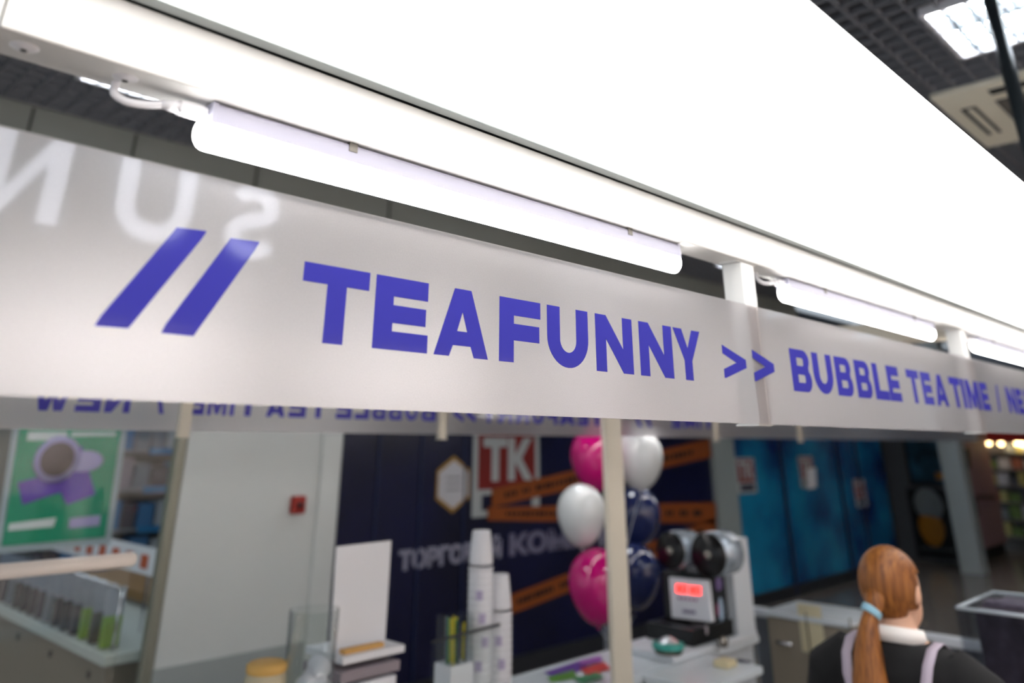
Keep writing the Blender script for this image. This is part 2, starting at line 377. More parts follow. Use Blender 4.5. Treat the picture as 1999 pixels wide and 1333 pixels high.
# fire alarm on white wall
p=PYp(578,985,4.5); fa=empty('fire_alarm_call_point',p,'small red fire alarm call point on the pale wall','alarm')
obj('housing', MB().box(p.x-.045,p.x+.045,4.46,4.4995,p.z-.048,p.z+.048), mat('alarm_red',(150,36,26),.4), fa, bevel=.01)
obj('button', MB().lathe([(.001,0),(.02,0),(.02,.010),(.001,.010)],(p.x,4.46,p.z),R=Matrix.Rotation(math.pi/2,3,'X')), mat('alarm_dark',(70,20,20),.4), fa)

# far end wall (X = const) with two dark posters, column and pink wall
XW=16.5
a=PXp(1796,1080,XW); 
struct('wall_right', MB().box(XW,XW+.15,PXp(1893,1000,XW).y,6.2,0,CZ+.4), mat('far_wall_grey',(96,100,108),.6))
def xpanel(name,l,t,r,bm,mat_,parent,th=.02,X=XW):
    A=PXp(l,(t+bm)/2,X); B=PXp(r,(t+bm)/2,X); T=PXp((l+r)/2,t,X); Bt=PXp((l+r)/2,bm,X)
    return obj(name, MB().box(X-th,X,min(A.y,B.y),max(A.y,B.y),Bt.z,T.z), mat_, parent)
e=empty('wall_poster',PXp(1830,940,XW),'upper dark blue poster with a yellow glow on the far wall','poster')
xpanel('frame',1768,830,1862,948,mat('poster_frame_dark',(40,42,48),.5),e,.03); xpanel('print',1775,848,1856,940,mat('teal_print',(40,84,112),.5,noise=.6,nscale=3),e,.04)
xpanel('yellow_shape',1828,922,1850,936,mat('yellow_print',(180,130,60),.5),e,.045)
e=empty('wall_poster',PXp(1840,1010,XW),'lower black poster of a pale and golden drink on the far wall','poster')
xpanel('frame',1782,955,1880,1092,mat('poster_frame_dark',()),e,.03); xpanel('print',1790,965,1872,1082,mat('black_print',(12,16,20),.4),e,.04)
def xball(name,px,py,r,rz,m_,parent):
    c=PXp(px,py,XW-.05); obj(name, MB().ball(c,.02,r,rz,n=16), m_, parent)
xball('foam',1812,985,.25,.28,mat('foam_print',(150,160,165),.5),e); xball('drink',1818,1030,.22,.30,mat('amber_print',(190,130,40),.5),e)
A=PXp(1796,1066,XW-.06); B=PXp(1862,1066,XW-.06)
mm=fit(text_mb('········',1,.06,.002),0,1,0,1,lambda x,z,w:(XW-.047-w, A.y+(B.y-A.y)*x, A.z-.05+.06*z)); obj('print_line',mm,mat('grey_print',(90,92,96),.6),e)
c=PZ(1904,1118,0)
obj('column', MB().box(c.x-.16,c.x+.16,c.y-.16,c.y+.16,0,CZ), mat('column_paint',(168,178,180),.5), label='slim pale grey column standing on the mall floor at right', cat='column')
# pink wall / advertising stand
struct('wall_side', MB().box(20.6,20.8,-5,13,0,CZ+.4), mat('far_wall_grey',()))
p0=PZ(1915,1100,0); x0=PYp(1893,1000,p0.y).x; x1=PYp(1955,1000,p0.y).x
e=empty('pink_stand',(x0,p0.y,0),'dull pink display stand with black pictures right of the pale column','stand')
obj('body', MB().box(x0,x1,p0.y,p0.y+.5,.2,HC+.6), mat('dull_pink',(150,120,124),.6), e)
obj('plinth', MB().box(x0+.05,x1-.05,p0.y+.05,p0.y+.5,0,.2), BLACKM, e)
def ypan(name,pts,Y,th,m_,parent): return obj(name, quad_px(pts,Y,th), m_, parent)
ypan('picture',[(1874,875),(1890,875),(1894,915),(1878,915)],p0.y-.002,.01,BLACKM,e)
ypan('picture',[(1895,975),(1905,975),(1910,1008),(1900,1008)],p0.y-.002,.01,BLACKM,e)
ypan('ledge',[(1888,966),(1938,966),(1940,975),(1890,975)],p0.y-.002,.05,mat('dark_pink',(90,60,64),.6),e)

# lit shop at the far right
XS=19.0
e=empty('shop_fascia',(XS,3,HC),'red shop fascia above the string of lights at far right','fascia')
obj('board', MB().box(XS-.1,XS,1.5,5.4,HC+.04,HC+.35), mat('fascia_red',(170,28,16),.5), e)
WARM=mat('warm_bulb',(255,235,200),.4,em=9,emc=(255,214,150))
for i,(px,py) in enumerate(((1930,864),(1954,865),(1985,864),(1996,866))):
    c=PXp(px,py,XS-.05); e=empty('spotlight',c,['small warm spotlight at the left end of the red fascia','large warm spotlight, second under the red fascia','warm spotlight, third under the red fascia','rightmost warm spotlight under the red fascia'][i],'lamp')
    obj('bulb', MB().ball(c,.05,.05,.05,n=12), WARM, e); obj('holder', MB().box(c.x-.02,c.x+.02,c.y-.02,c.y+.02,c.z+.03,HC+.041), BLACK, e)
rk=empty('shop_shelving',(XS+.4,3,0),'tall shop shelving filled with bright goods at far right','shelving')
obj('back_panel', MB().box(XS+.5,XS+.55,2.6,5.35,0,HC+.2), mat('shelf_back',(90,92,92),.6), rk)
for i in range(7): obj('shelf', MB().box(XS,XS+.5,2.6,5.35,.25+.3*i,.27+.3*i), mat('shelf_grey',(150,150,150),.5), rk)
cols=[(210,210,205),(150,160,165),(200,190,120),(120,150,90),(220,225,230),(170,110,90),(90,95,105),(180,200,210),(205,205,140),(60,66,74)]
ORD_=['first','second','third','fourth','fifth','sixth','seventh','eighth','ninth','tenth','eleventh','twelfth','thirteenth','fourteenth','fifteenth']
SH_=['lowest','second','third','fourth','fifth','sixth','top']
names=['white','grey','pale yellow','green','bright white','terracotta','slate','pale blue','lime','charcoal']
k=0
for s in range(7):
    yy=3.6; n_=0
    while yy<5.1:
        wd=random.uniform(.12,.24); hh=random.uniform(.14,.26); ci=random.randrange(10)
        mb=MB().box(XS+.03,XS+.33,yy,yy+wd*.85,.272+.3*s,.272+.3*s+hh)
        obj('package', mb, mat('pack_%d'%ci,cols[ci],.4), bevel=.01, label='%s box, %s from the right on the %s shelf of the far right shop'%(names[ci],ORD_[n_],SH_[s]), cat='package', group='boxed goods on the far right shop shelving'); yy+=wd; n_+=1

# ================================================================== LEFT SHOP
POLE=mat('frame_bronze',(140,138,124),.4,.3)
fx=PYp(318,1092,4.53)
e=empty('shop_glass_wall',(fx.x,4.53,0),'clear shop glass wall ending in a slim bronze upright','glass wall')
obj('upright', MB().box(fx.x-.03,fx.x+.03,4.50,4.56,0,TOPZ), POLE, e, bevel=.004)
obj('pane', MB().box(-1.2,fx.x-.03,4.526,4.534,0,TOPZ), GLASS, e)
# green poster in a pale frame
YG=5.0
e=empty('framed_poster',PYp(120,1075,YG),'bright green framed poster with purple cards hanging inside the left shop','poster')
def yq(name,pts,d,m_,par=None,th=.008): return obj(name, quad_px(pts,YG-d,th), m_, par or e)
yq('frame',[(26,828),(247,828),(213,1062),(-12,1080)],0,mat('poster_rail',(178,190,198),.4),th=.02)
yq('print',[(38,836),(236,836),(204,1048),(2,1066)],.022,mat('green_print',(16,150,112),.45))
pu=mat('purple_print',(104,74,178),.5); pp=mat('lilac_print',(176,168,214),.5)
yq('purple_card',[(34,942),(92,926),(150,950),(44,985)],.032,pu,th=.003)
yq('purple_card',[(138,870),(160,872),(186,965),(130,985),(118,960)],.036,pu,th=.003)
c=PYp(112,896,YG-.042); obj('round_photo', MB().lathe([(.001,0),(.115,0),(.115,.003),(.001,.003)],c,R=Matrix.Rotation(math.pi/2,3,'X')), pp, e)
c=PYp(112,896,YG-.047); obj('photo_subject', MB().lathe([(.001,0),(.085,0),(.085,.003),(.001,.003)],c,R=Matrix.Rotation(math.pi/2,3,'X')), mat('sepia_print',(96,80,82),.5), e)
c=PYp(165,900,YG-.042); obj('cloud', MB().ball(c,.10,.003,.055,n=16), pp, e)
yq('button',[(136,1012),(196,1005),(194,1026),(134,1031)],.032,pp,th=.003)
yq('headline',[(55,842),(132,842),(130,858),(52,860)],.032,mat('white_print',(225,230,230),.5),th=.003)
yq('headline',[(140,843),(228,843),(226,850),(138,852)],.032,mat('white_print',()),th=.003)
yq('tagline',[(18,1022),(110,1010),(104,1028),(15,1036)],.032,mat('white_print',()),th=.003)
yq('cable',[(60,600),(61,600),(62,830),(61,830)],.01,POLE,th=.003); yq('cable',[(230,600),(231,600),(232,830),(231,830)],.01,POLE,th=.003)
# display counter running away at X = 1.93
Xd=1.93; Zd=.92
e=empty('display_counter',(Xd,5.5,0),'long beige shop display counter with a white edge at lower left','counter')
obj('side_panel', MB().box(Xd,Xd+.62,4.75,7.0,0.1,Zd-.05), mat('beige_laminate',(128,118,104),.5), e)
obj('plinth', MB().box(Xd+.05,Xd+.62,4.75,7.0,0,.1), BLACKM, e)
obj('top', MB().box(Xd-.03,Xd+.62,4.72,7.05,Zd-.05,Zd), mat('counter_edge',(196,202,196),.4), e, bevel=.006)
for i in range(4): obj('bolt', MB().ball((Xd-.004,4.95+.6*i,Zd-.12),.012,.02,.02,n=12), mat('bolt_dark',(60,54,46),.4), e)
obj('wooden_shelf', MB().box(Xd+.60,Xd+.95,4.75,7.05,Zd+.03,Zd+.08), mat('ochre_wood',(140,104,56),.5), e)
obj('shelf_riser', MB().box(Xd+.62,Xd+.95,4.75,7.05,0,Zd+.03), mat('beige_laminate',()), e)
obj('hanging_rail', MB().tube([(Xd+.035,4.8,1.20),(Xd+.035,6.9,1.20)],.008), CHROME, e)
for yy in (4.8,6.9): obj('rail_post', MB().tube([(Xd+.035,yy,Zd),(Xd+.035,yy,1.20)],.008), CHROME, e)
casecol=[((44,46,54),'charcoal'),((70,66,78),'grey violet'),((28,34,44),'black'),((110,120,130),'pale grey'),((52,50,60),'dark grey')]
for i in range(14):
    yy=4.86+.15*i; 
    if i in (0,2): cc,nm=(110,150,16),'lime green'
    elif i==1: cc,nm=(30,40,20),'dark olive'
    else: cc,nm=casecol[(i*3)%5]
    lab={0:'lime green blister pack at the near end of the hanging row',1:'dark olive blister pack between two lime green packs',2:'lime green blister pack, third along the hanging row'}.get(i,'%s blister pack, %s from the near end of the hanging row'%(nm,['first','second','third','fourth','fifth','sixth','seventh','eighth','ninth','tenth','eleventh','twelfth','thirteenth','fourteenth'][i]))
    q=empty('blister_pack',(Xd+.035,yy,.95),lab,'package','blister packs hanging over the display counter' if i>2 else None)
    obj('card', MB().box(Xd-.015,Xd+.085,yy,yy+.012,1.07,1.198), mat('silver_card',(150,160,176),.3), q)
    obj('case', MB().box(Xd-.01,Xd+.08,yy-.02,yy+.03,.925,1.07), mat('case_'+nm.replace(' ','_'),cc,.35), q, bevel=.006)
ps=obj('price_strip', MB().box(Xd+.30,Xd+.31,5.0,7.0,1.20,1.34), PAPER, e, label='white price strip with orange marks')
for i in range(8): obj('mark', MB().box(Xd+.294,Xd+.299,5.15+.22*i,5.25+.22*i,1.23,1.30), mat('orange_print',(196,90,50),.6), ps)
for yy in (5.12,6.9): obj('strip_leg', MB().box(Xd+.302,Xd+.308,yy,yy+.02,Zd,1.20), CHROME, e)
# shop rack with packages behind
YR=7.3
xl=PYp(205,1000,YR).x; xr=PYp(352,1000,YR).x+.3
e=empty('shop_rack',(xl,YR,0),'grey shop rack of packaged accessories with blue price rails at left','rack')
obj('back_panel', MB().box(xl-.5,xr,YR+.4,YR+.45,0,TOPZ), mat('rack_back',(112,114,116),.6), e)
for i in range(6):
    z=.35+.30*i
    obj('shelf', MB().box(xl-.5,xr,YR,YR+.4,z-.02,z), mat('rack_shelf',(140,144,150),.5), e)
    obj('price_rail', MB().box(xl+.28,xr,YR-.012,YR,z-.035,z+.015), mat('rail_blue',(44,124,180),.4), e)
pc=[(176,182,190),(90,84,92),(120,128,140),(60,60,70),(150,140,150),(70,120,170)]
pn=['silver','plum grey','steel grey','charcoal','mauve grey','blue']
ORD=['first','second','third','fourth','fifth','sixth','seventh','eighth','ninth','tenth','eleventh','twelfth','thirteenth','fourteenth','fifteenth','sixteenth','seventeenth','eighteenth','nineteenth','twentieth']
SH=['lowest','second','third','fourth','fifth','top','seventh']
for i in range(6):
    x=xl-.42; n_=0
    while x<xr-.12:
        wd=random.uniform(.12,.17); ci=random.randrange(6); z=.35+.30*i+.001
        obj('package', MB().box(x,x+wd*.85,YR+.02,YR+.2,z,z+random.uniform(.16,.24)), mat('ipack_%d'%ci,pc[ci],.3), bevel=.004, label='%s package, %s from the left on the %s shelf of the left rack'%(pn[ci],ORD[n_],SH[i]), cat='package', group='packaged accessories on the left shop rack'); x+=wd; n_+=1
# shop back wall and a bright ceiling panel in it
struct('wall_far', MB().box(-4,xn-.05,9.8,9.9,0,CZ+.5), mat('shop_rear_wall',(130,130,122),.7))

# ================================================================== KIOSK
D=.75; ZB=HC+.340; ZT=HC+.409; XL,XR=-1.2,10.6; YB=2.90
J=.114
# front beam (two lengths meeting at the joint)
for i,(x0,x1) in enumerate(((XL,J-.0008),(J+.0008,XR))):
    e=empty('kiosk_beam',(x0,D,ZB),['short white kiosk top beam left of the joint','long white kiosk top beam over the purple lettering'][i],'beam')
    obj('profile', MB().box(x0,x1,D,D+.062,ZB,ZT), WHITE, e, bevel=.0025, seg=3)
    if i==1:
        for px,py in ((48,92),(245,152)):
            p=PZ(px,py,ZB)
            s=obj('screw', MB().lathe([(.0001,-.0035),(.005,-.0032),(.0095,-.001),(.0125,0),(.0125,.0004)],(p.x,p.y,ZB)), WHITEP, e)
            obj('recess', MB().lathe([(.0001,-.004),(.003,-.004),(.0034,-.0034)],(p.x,p.y,ZB-.0001),n=6), DARK, s)
# back beam, cross beams
YBB=YB+.005
e=empty('kiosk_beam',(XL,YBB,ZB),'white rear kiosk top beam above the mirrored lettering','beam')
obj('profile', MB().box(XL,XR,YBB,YBB+.06,ZB,ZT), WHITE, e, bevel=.0025)
for i,x in enumerate((XL,XR-.06)):
    obj('cross_beam', MB().box(x,x+.06,D+.063,YBB-.001,ZB,ZT), WHITE, label=['white kiosk cross beam at the left end','white kiosk cross beam at the far right end'][i], cat='beam')
# canopy light box (soffit) projecting toward the viewer
YE=.263; YF=.4535; ZS=ZT+.0015
e=empty('canopy_light_box',(2,.5,ZS),'wide glowing white canopy light box above the kiosk beam','light box')
obj('tray', MB().box(XL,XR,YE+.045,D+.05,ZS+.0125,ZS+.060), WHITE, e, bevel=.003)
obj('outer_diffuser', MB().box(XL,XR,YE,YF-.0006,ZS,ZS+.011), SOFF, e, bevel=.005, seg=3)
obj('inner_diffuser', MB().box(XL,XR,YF+.0006,D-.022,ZS,ZS+.011), SOFF, e, bevel=.001)
obj('edge_profile', MB().box(XL,XR,D-.0215,D-.003,ZS-.001,ZS+.0115), ALU, e, bevel=.001)
obj('seam_gasket', MB().box(XL,XR,YF-.0006,YF+.0006,ZS+.0001,ZS+.0115), mat('gasket',(225,228,230),.6,em=.55), e)
obj('shadow_gap', MB().box(XL,XR,D-.0035,D+.02,ZS+.003,ZS+.0115), DARK, e)
# suspension rod
p=PYp(1954,80,.5)
e=empty('suspension_rod',(p.x,.5,ZS+.060),'dark grey rod rising from the canopy to the ceiling at right','rod')
obj('rod', MB().tube([(p.x,.5,ZS+.061),(p.x,.5,CZ)],.026,n=20), mat('rod_grey',(70,78,82),.35,.5), e)
obj('flange', MB().lathe([(.0001,.01),(.06,.01),(.06,0),(.0001,0)],(p.x,.5,ZS+.0605)), mat('rod_grey',()), e)

# hangers
def hanger(x,y0,y1,w_,z0,label,cat='bracket',m_=WHITE,grp=None):
    e=empty('hanger_bracket',(x,y0,z0),label,cat,grp)
    obj('upright', MB().box(x,x+w_,y0,y1,z0,ZB-.003), m_, e, bevel=.002)
    obj('foot', MB().box(x-.002,x+w_+.002,y0-.001,y1+.002,z0-.003,z0), m_, e)
    obj('flange', MB().box(x-.012,x+w_+.012,y0+.002,y1,ZB-.0028,ZB-.0004), m_, e)
ZSB=HC+.0332; ZST=HC+.2508
hx_=[1.432,2.812,4.192,5.572,6.952,8.33]
nms=['white hanger bracket behind the joint of the two lettered panels','white hanger bracket at the right end of the bubble tea panel']+['white hanger bracket, %s from the left along the front band'%q for q in ('third','fourth','fifth','sixth')]
for i,x in enumerate(hx_): hanger(x,D+.006,D+.050,.050,ZSB,nms[i],grp='hanger brackets far along the front band' if i>1 else None)
for i,px in enumerate((351,860,1396,1560)):
    p=PYp(px,852,YB+.03); hanger(PYp(px,830,YB-.03).x,YB-.030,YB-.004,.040,HC+.014,['cream hanger bracket of the rear band at left','cream hanger bracket of the rear band over the navy window','cream hanger bracket of the rear band over the pilaster','cream hanger bracket of the rear band over the blue window'][i],m_=CREAM)

# lettered acrylic panels
def panel(x0,x1,y0,label,name='sign_panel',z0=ZSB,z1=ZST,flip=False):
    e=empty(name,(x0,y0,z0),label,'sign')
    mb=MB(); mb.box(x0,x1,y0,y0+.004,z0,z1)
    for i,f in enumerate(mb.f):
        ys=[mb.v[k].y for k in f]
        mb.m[i]=(0 if all(abs(v-y0)<1e-6 for v in ys) else (1 if all(abs(v-y0-.004)<1e-6 for v in ys) else 2))
        if flip and mb.m[i]<2: mb.m[i]=1-mb.m[i]
    obj('acrylic_sheet', mb, [FROST,CLEAR,EDGE], e); return e
def Xs(px,py): return PYp(px,py,D).x
zb,zt=HC+.0980,HC+.1815
fr=lambda x,z,w_:(x,D-.0006-w_,z)
P1=panel(J-1.2,1.462,D,'frosted acrylic sign panel with large purple TEAFUNNY lettering')
def word(name,glyphs,parent,z0=zb,z1=zt,fn=fr):
    """glyphs: (char, px_left, px_right, py) on the front plane"""
    mbs=[glyph(ch,Xs(a,y),Xs(b,y),z0,z1,fn) for ch,a,b,y in glyphs]
    return obj(name, merge(mbs), VINYL, parent)
# double slash
sl=[]
for (bl,br,tl,tr_) in (((184,636),(250,641),(345,444),(402,451)),((314,650),(377,656),(450,465),(505,472))):
    q=[PYp(*v,D) for v in (bl,br,tr_,tl)]; 
    pts=[(q[0].x,q[0].z),(q[1].x,q[1].z),(q[1].x+(q[2].x-q[1].x)*.93,q[1].z+(q[2].z-q[1].z)*.90),(q[2].x,q[2].z-.002),(q[2].x,q[2].z),(q[3].x,q[3].z),(q[0].x+(q[3].x-q[0].x)*.06,q[0].z+(q[3].z-q[0].z)*.09)]
    mb=flat_mesh([pts],.0005); mb.v=[Vector(fr(v.x,v.y,v.z)) for v in mb.v]; sl.append(mb)
obj('double_slash', merge(sl), VINYL, P1)
def cx(px,py): return (550+px/3.3317, 480+py/3.3317)
def GL(ch,a,b,y,o=(550,480),s=3.3317): return (ch,o[0]+a/s,o[0]+b/s,o[1]+y/s)
o7=(1150,400); s7=2.3545; o6=(1500,560); s6=4.006
word('teafunny_lettering',[GL('T',122,562,350),GL('E',600,953,430),GL('A',993,1342,500),GL('F',1413,1680,540),GL('U',1725,1990,590),
    GL('N',30,198,640,o7,s7),GL('N',231,381,660,o7,s7),GL('Y',390,513,680,o7,s7)],P1)
zc0,zc1=HC+.1085,HC+.1690
P2=panel(1.464,2.842,D,'frosted acrylic sign panel with purple BUBBLE TEA TIME lettering')
P3=panel(2.844,4.22,D,'frosted acrylic sign panel starting with purple NEW lettering at the right edge')
P4=panel(4.222,5.60,D,'blank looking frosted acrylic sign panel beyond the NEW lettering')
panel(5.602,6.98,D,'frosted acrylic sign panel, second last toward the far end'); panel(6.982,8.36,D,'frosted acrylic sign panel at the far end of the front band')
obj('chevron_lettering', merge([glyph('>',Xs(o7[0]+614/s7,o7[1]+705/s7),Xs(o7[0]+718/s7,o7[1]+705/s7),zc0,zc1,fr),glyph('>',Xs(o7[0]+752/s7,o7[1]+722/s7),Xs(o7[0]+846/s7,o7[1]+722/s7),zc0,zc1,fr)]), VINYL, P1)
word('bubble_lettering',[GL('B',176,325,630,o6,s6),GL('U',350,497,660,o6,s6),GL('B',526,650,690,o6,s6),GL('B',680,795,700,o6,s6),GL('L',820,925,720,o6,s6),GL('E',932,1022,740,o6,s6)],P2)
word('tea_lettering',[GL('T',1088,1180,760,o6,s6),GL('E',1198,1273,770,o6,s6),GL('A',1296,1385,780,o6,s6)],P2)
word('time_lettering',[GL('T',1420,1500,800,o6,s6),GL('I',1508,1532,805,o6,s6),GL('M',1545,1640,812,o6,s6),GL('E',1655,1712,822,o6,s6)],P2)
word('slash_lettering',[GL('/',1772,1802,840,o6,s6)],P3)
word('new_lettering',[GL('N',1862,1925,860,o6,s6),GL('E',1938,1985,870,o6,s6),('W',2000,2022,778)],P3)
# rear band: same words seen from behind (they read from the aisle on the far side)
BZ0,BZ1=ZSB,ZST
rear=lambda x,z,w_:(x,YB-.0006-w_,z)
edges=[-.9,PYp(362,830,YB).x,PYp(872,830,YB).x,PYp(1200,830,YB).x,PYp(1407,840,YB).x,PYp(1571,840,YB).x,XR]
rl=['leftmost rear frosted panel with mirrored NEW lettering','rear frosted panel with mirrored bubble tea lettering','rear frosted panel with mirrored TEAFUNNY lettering left of the tall post','rear frosted panel just right of the tall cream post','rear frosted panel in front of the pilaster','rear frosted panel in front of the blue window, longest']
RP=[panel(edges[i]+.001,edges[i+1]-.001,YB,rl[i]) for i in range(6)]
def Xb(px,py=815): return PYp(px,py,YB).x
REARV=VINYL
def rword(name,gl,parent,z0=HC+.088,z1=HC+.170):
    mbs=[]
    for ch,a,b in gl:
        xa_,xb_=Xb(a),Xb(b)
        mb=flat_mesh([[ (xb_-u*(xb_-xa_), z0+v*(z1-z0)) for u,v in lp] for lp in G(ch)],.0005)
        mb.v=[Vector(rear(v.x,v.y,v.z)) for v in mb.v]; mbs.append(mb)
    return obj(name, merge(mbs), REARV, parent)
rword('mirrored_new_lettering',[('W',58,130),('E',142,192),('N',200,250)],RP[0])
rword('mirrored_slash_lettering',[('/',296,318)],RP[0])
rword('mirrored_bubble_lettering',[('E',372,396),('M',402,440),('I',446,455),('T',461,503),('A',518,555),('E',562,596),('T',602,638),('E',655,686),('L',692,720),('B',726,752),('B',758,784),('U',790,816),('B',822,850)],RP[1])
rword('mirrored_teafunny_lettering',[('Y',942,966),('N',972,1000),('N',1006,1032),('U',1038,1062),('F',1068,1088),('A',1092,1122),('E',1128,1148),('T',1152,1178)],RP[2])
rword('mirrored_chevron_lettering',[('>',885,905),('>',910,928)],RP[2])
rword('mirrored_slash_lettering',[('/',1236,1252),('/',1256,1272)],RP[3])
rword('mirrored_time_lettering',[('E',1310,1328),('M',1334,1358),('I',1362,1367),('T',1371,1392)],RP[3])

# LED tubes
def led(x0,x1,label,cable=True,name='led_batten_light',y=None,ZB_=ZB,grp=None):
    y=y if y is not None else D+.030
    e=empty(name,(x0,y,ZB_),label,'light',grp); L_=x1-x0
    zt_=ZB_-.003; r=.0145; 
    # housing: flat box with rounded shoulders
    prof=[(-.013,0),(.013,0),(.0145,-.004),(.0145,-.022),(-.0145,-.022),(-.0145,-.004)]
    obj('housing', MB().prism([(x0+.006,y+a,zt_+b) for a,b in prof],(L_-.012,0,0)), HOUSE, e, recalc=True)
    n=16; cap=[]; mbt=MB(); ry_,rz_,zc_=.0152,.0195,zt_-.0310
    NS=8; xsr=[(x0-.010+ .014*(1-math.cos(math.pi/2*k/NS)), math.sin(math.pi/2*k/NS)) for k in range(NS+1)]
    xsr+= [(x1+.010-.014*(1-math.cos(math.pi/2*k/NS)), math.sin(math.pi/2*k/NS)) for k in range(NS,-1,-1)]
    vs=[]; n=24
    for xx,rr in xsr:
        for k in range(n): vs.append((xx,y+max(rr,.01)*ry_*math.cos(2*math.pi*k/n),zc_+max(rr,.01)*rz_*math.sin(2*math.pi*k/n)))
    fs=[(i*n+k,i*n+(k+1)%n,(i+1)*n+(k+1)%n,(i+1)*n+k) for i in range(len(xsr)-1) for k in range(n)]
    obj('diffuser', mbt.add(vs,fs,0,True), TUBE, e, recalc=True)
    for xx in (x0,x1-.006):
        cp=[(-.0148,.001),(.0148,.001),(.0158,-.0235),(-.0158,-.0235)]
        obj('end_cap', MB().prism([(xx,y+a,zt_+b) for a,b in cp],(.006,0,0)), HOUSE, e, recalc=True)
    for t in (.20,.83):
        xx=x0+L_*t; c=obj('clip', MB().box(xx-.006,xx+.006,y-.0155,y+.0155,zt_-.009,ZB_-.0003), mat('clip_steel',(110,106,100),.3,.8), e)
    if cable:
        xs=[(x0+.002,y,zt_-.012),(x0-.02,y,zt_-.012),(x0-.045,y,zt_-.011)]
        obj('plug', MB().box(x0-.032,x0,y-.008,y+.008,zt_-.018,zt_-.004), WHITEP, e, bevel=.003)
        obj('strain_relief', MB().tube([(x0-.049,y,zt_-.013),(x0-.031,y,zt_-.011)],[.0045,.0072]), WHITEP, e)
        pts=[(x0-.047,y,zt_-.013),(x0-.062,y+.003,zt_-.017),(x0-.080,y+.007,zt_-.018),(x0-.091,y+.011,zt_-.012),(x0-.092,y+.014,zt_-.004),(x0-.091,y+.016,ZB_+.002)]
        sp=[]; 
        for i in range(len(pts)-1):
            for k in range(5):
                t=k/5; p0_,p1,p2,p3=[Vector(pts[max(0,min(len(pts)-1,i+d))]) for d in (-1,0,1,2)]
                sp.append(.5*((2*p1)+(p2-p0_)*t+(2*p0_-5*p1+4*p2-p3)*t*t+(-p0_+3*p1-3*p2+p3)*t**3))
        obj('cable', MB().tube(sp+[Vector(pts[-1])],.0042,n=12), WHITEP, e)
    # hanging tab at the far end
    obj('end_tab', MB().tube([(x1,y,zt_-.006),(x1+.012,y,zt_-.008),(x1+.02,y,zt_-.012)],[.006,.007,.004]), WHITEP, e)
    return e
tx0=PYp(400,240,D+.03).x; tx1=PYp(1314,480,D+.03).x
led(tx0,tx1,'lit tube light under the beam above the TEAFUNNY lettering')
t2a=PYp(1530,570,D+.03).x; t2b=PYp(1816,650,D+.03).x
led(t2a,t2b,'lit tube light under the beam above the bubble tea lettering')
sp=t2a-tx0; Lt=t2b-t2a
led(t2a+1.38,t2a+1.38+Lt,'lit tube light right of the second bracket, cut by the frame edge')
led(t2a+2.76,t2a+2.76+Lt,'lit tube light further along the front beam, beyond the frame',cable=False)
for i in range(7):
    x0=-.85+1.25*i
    led(x0+.2,x0+1.1,'lit tube light, %s from the left under the rear beam'%['first','second','third','fourth','fifth','sixth','seventh'][i],cable=False,y=YBB+.03,grp='tube lights along the rear beam')

# tall cream post
p=PYp(1205,1076,2.35); p2=PYp(1185,1000,2.35); p3=PYp(1222,1000,2.35)
e=empty('kiosk_post',(p.x,2.35,0),'tall cream kiosk post in front of the balloons','post')
obj('shaft', MB().box(p2.x+.012,p3.x-.002,2.35,2.375,0.008,ZB), CREAM, e, bevel=.003)
obj('foot_plate', MB().box(p2.x-.03,p3.x+.03,2.31,2.42,0,.008), CREAM, e)
obj('post_crossbar', MB().box(p2.x+.012,p3.x-.002,D+.063,YBB-.001,ZB+.001,ZT), CREAM, label='cream roof bar resting on the tall kiosk post', cat='beam')

# ---------------------------------------------------------------- kiosk counters
CH=HC-.93
e=empty('rear_counter',(3,2.6,0),'long white rear counter of the kiosk behind the tall post','counter')
obj('worktop', MB().box(.2,4.35,2.43,2.80,CH-.03,CH), COUNTER, e, bevel=.003)
obj('front_panel', MB().box(.22,4.33,2.46,2.78,0,CH-.03), mat('counter_front',(190,195,200),.4), e)
def top_of(px,py): return PZ(px,py,CH)
# leaflets on the counter
lf=[((1062,1312),(1130,1290),(1150,1303),(1085,1326),(96,60,150),'purple leaflet at the left of the counter leaflets'),
    ((1068,1322),(1120,1308),(1128,1322),(1076,1332),(90,150,50),'lime green leaflet lying in front of the purple one'),
    ((1132,1306),(1180,1292),(1192,1305),(1150,1320),(196,66,54),'red leaflet lying beside the tall post'),
    ((1120,1325),(1165,1312),(1180,1322),(1140,1334),(40,140,90),'green leaflet in front of the red one'),
    ((1128,1290),(1172,1280),(1176,1290),(1135,1300),(150,90,170),'violet leaflet at the back edge of the counter')]
for i,(a,b_,c_,d_,cc,lb) in enumerate(lf):
    P=[PZ(*q,CH+.001+.0015*i) for q in (a,b_,c_,d_)]
    obj('leaflet', MB().prism([tuple(q) for q in P],(0,0,.001)), mat('leaflet_%d'%i,cc,.4), label=lb, cat='leaflet')
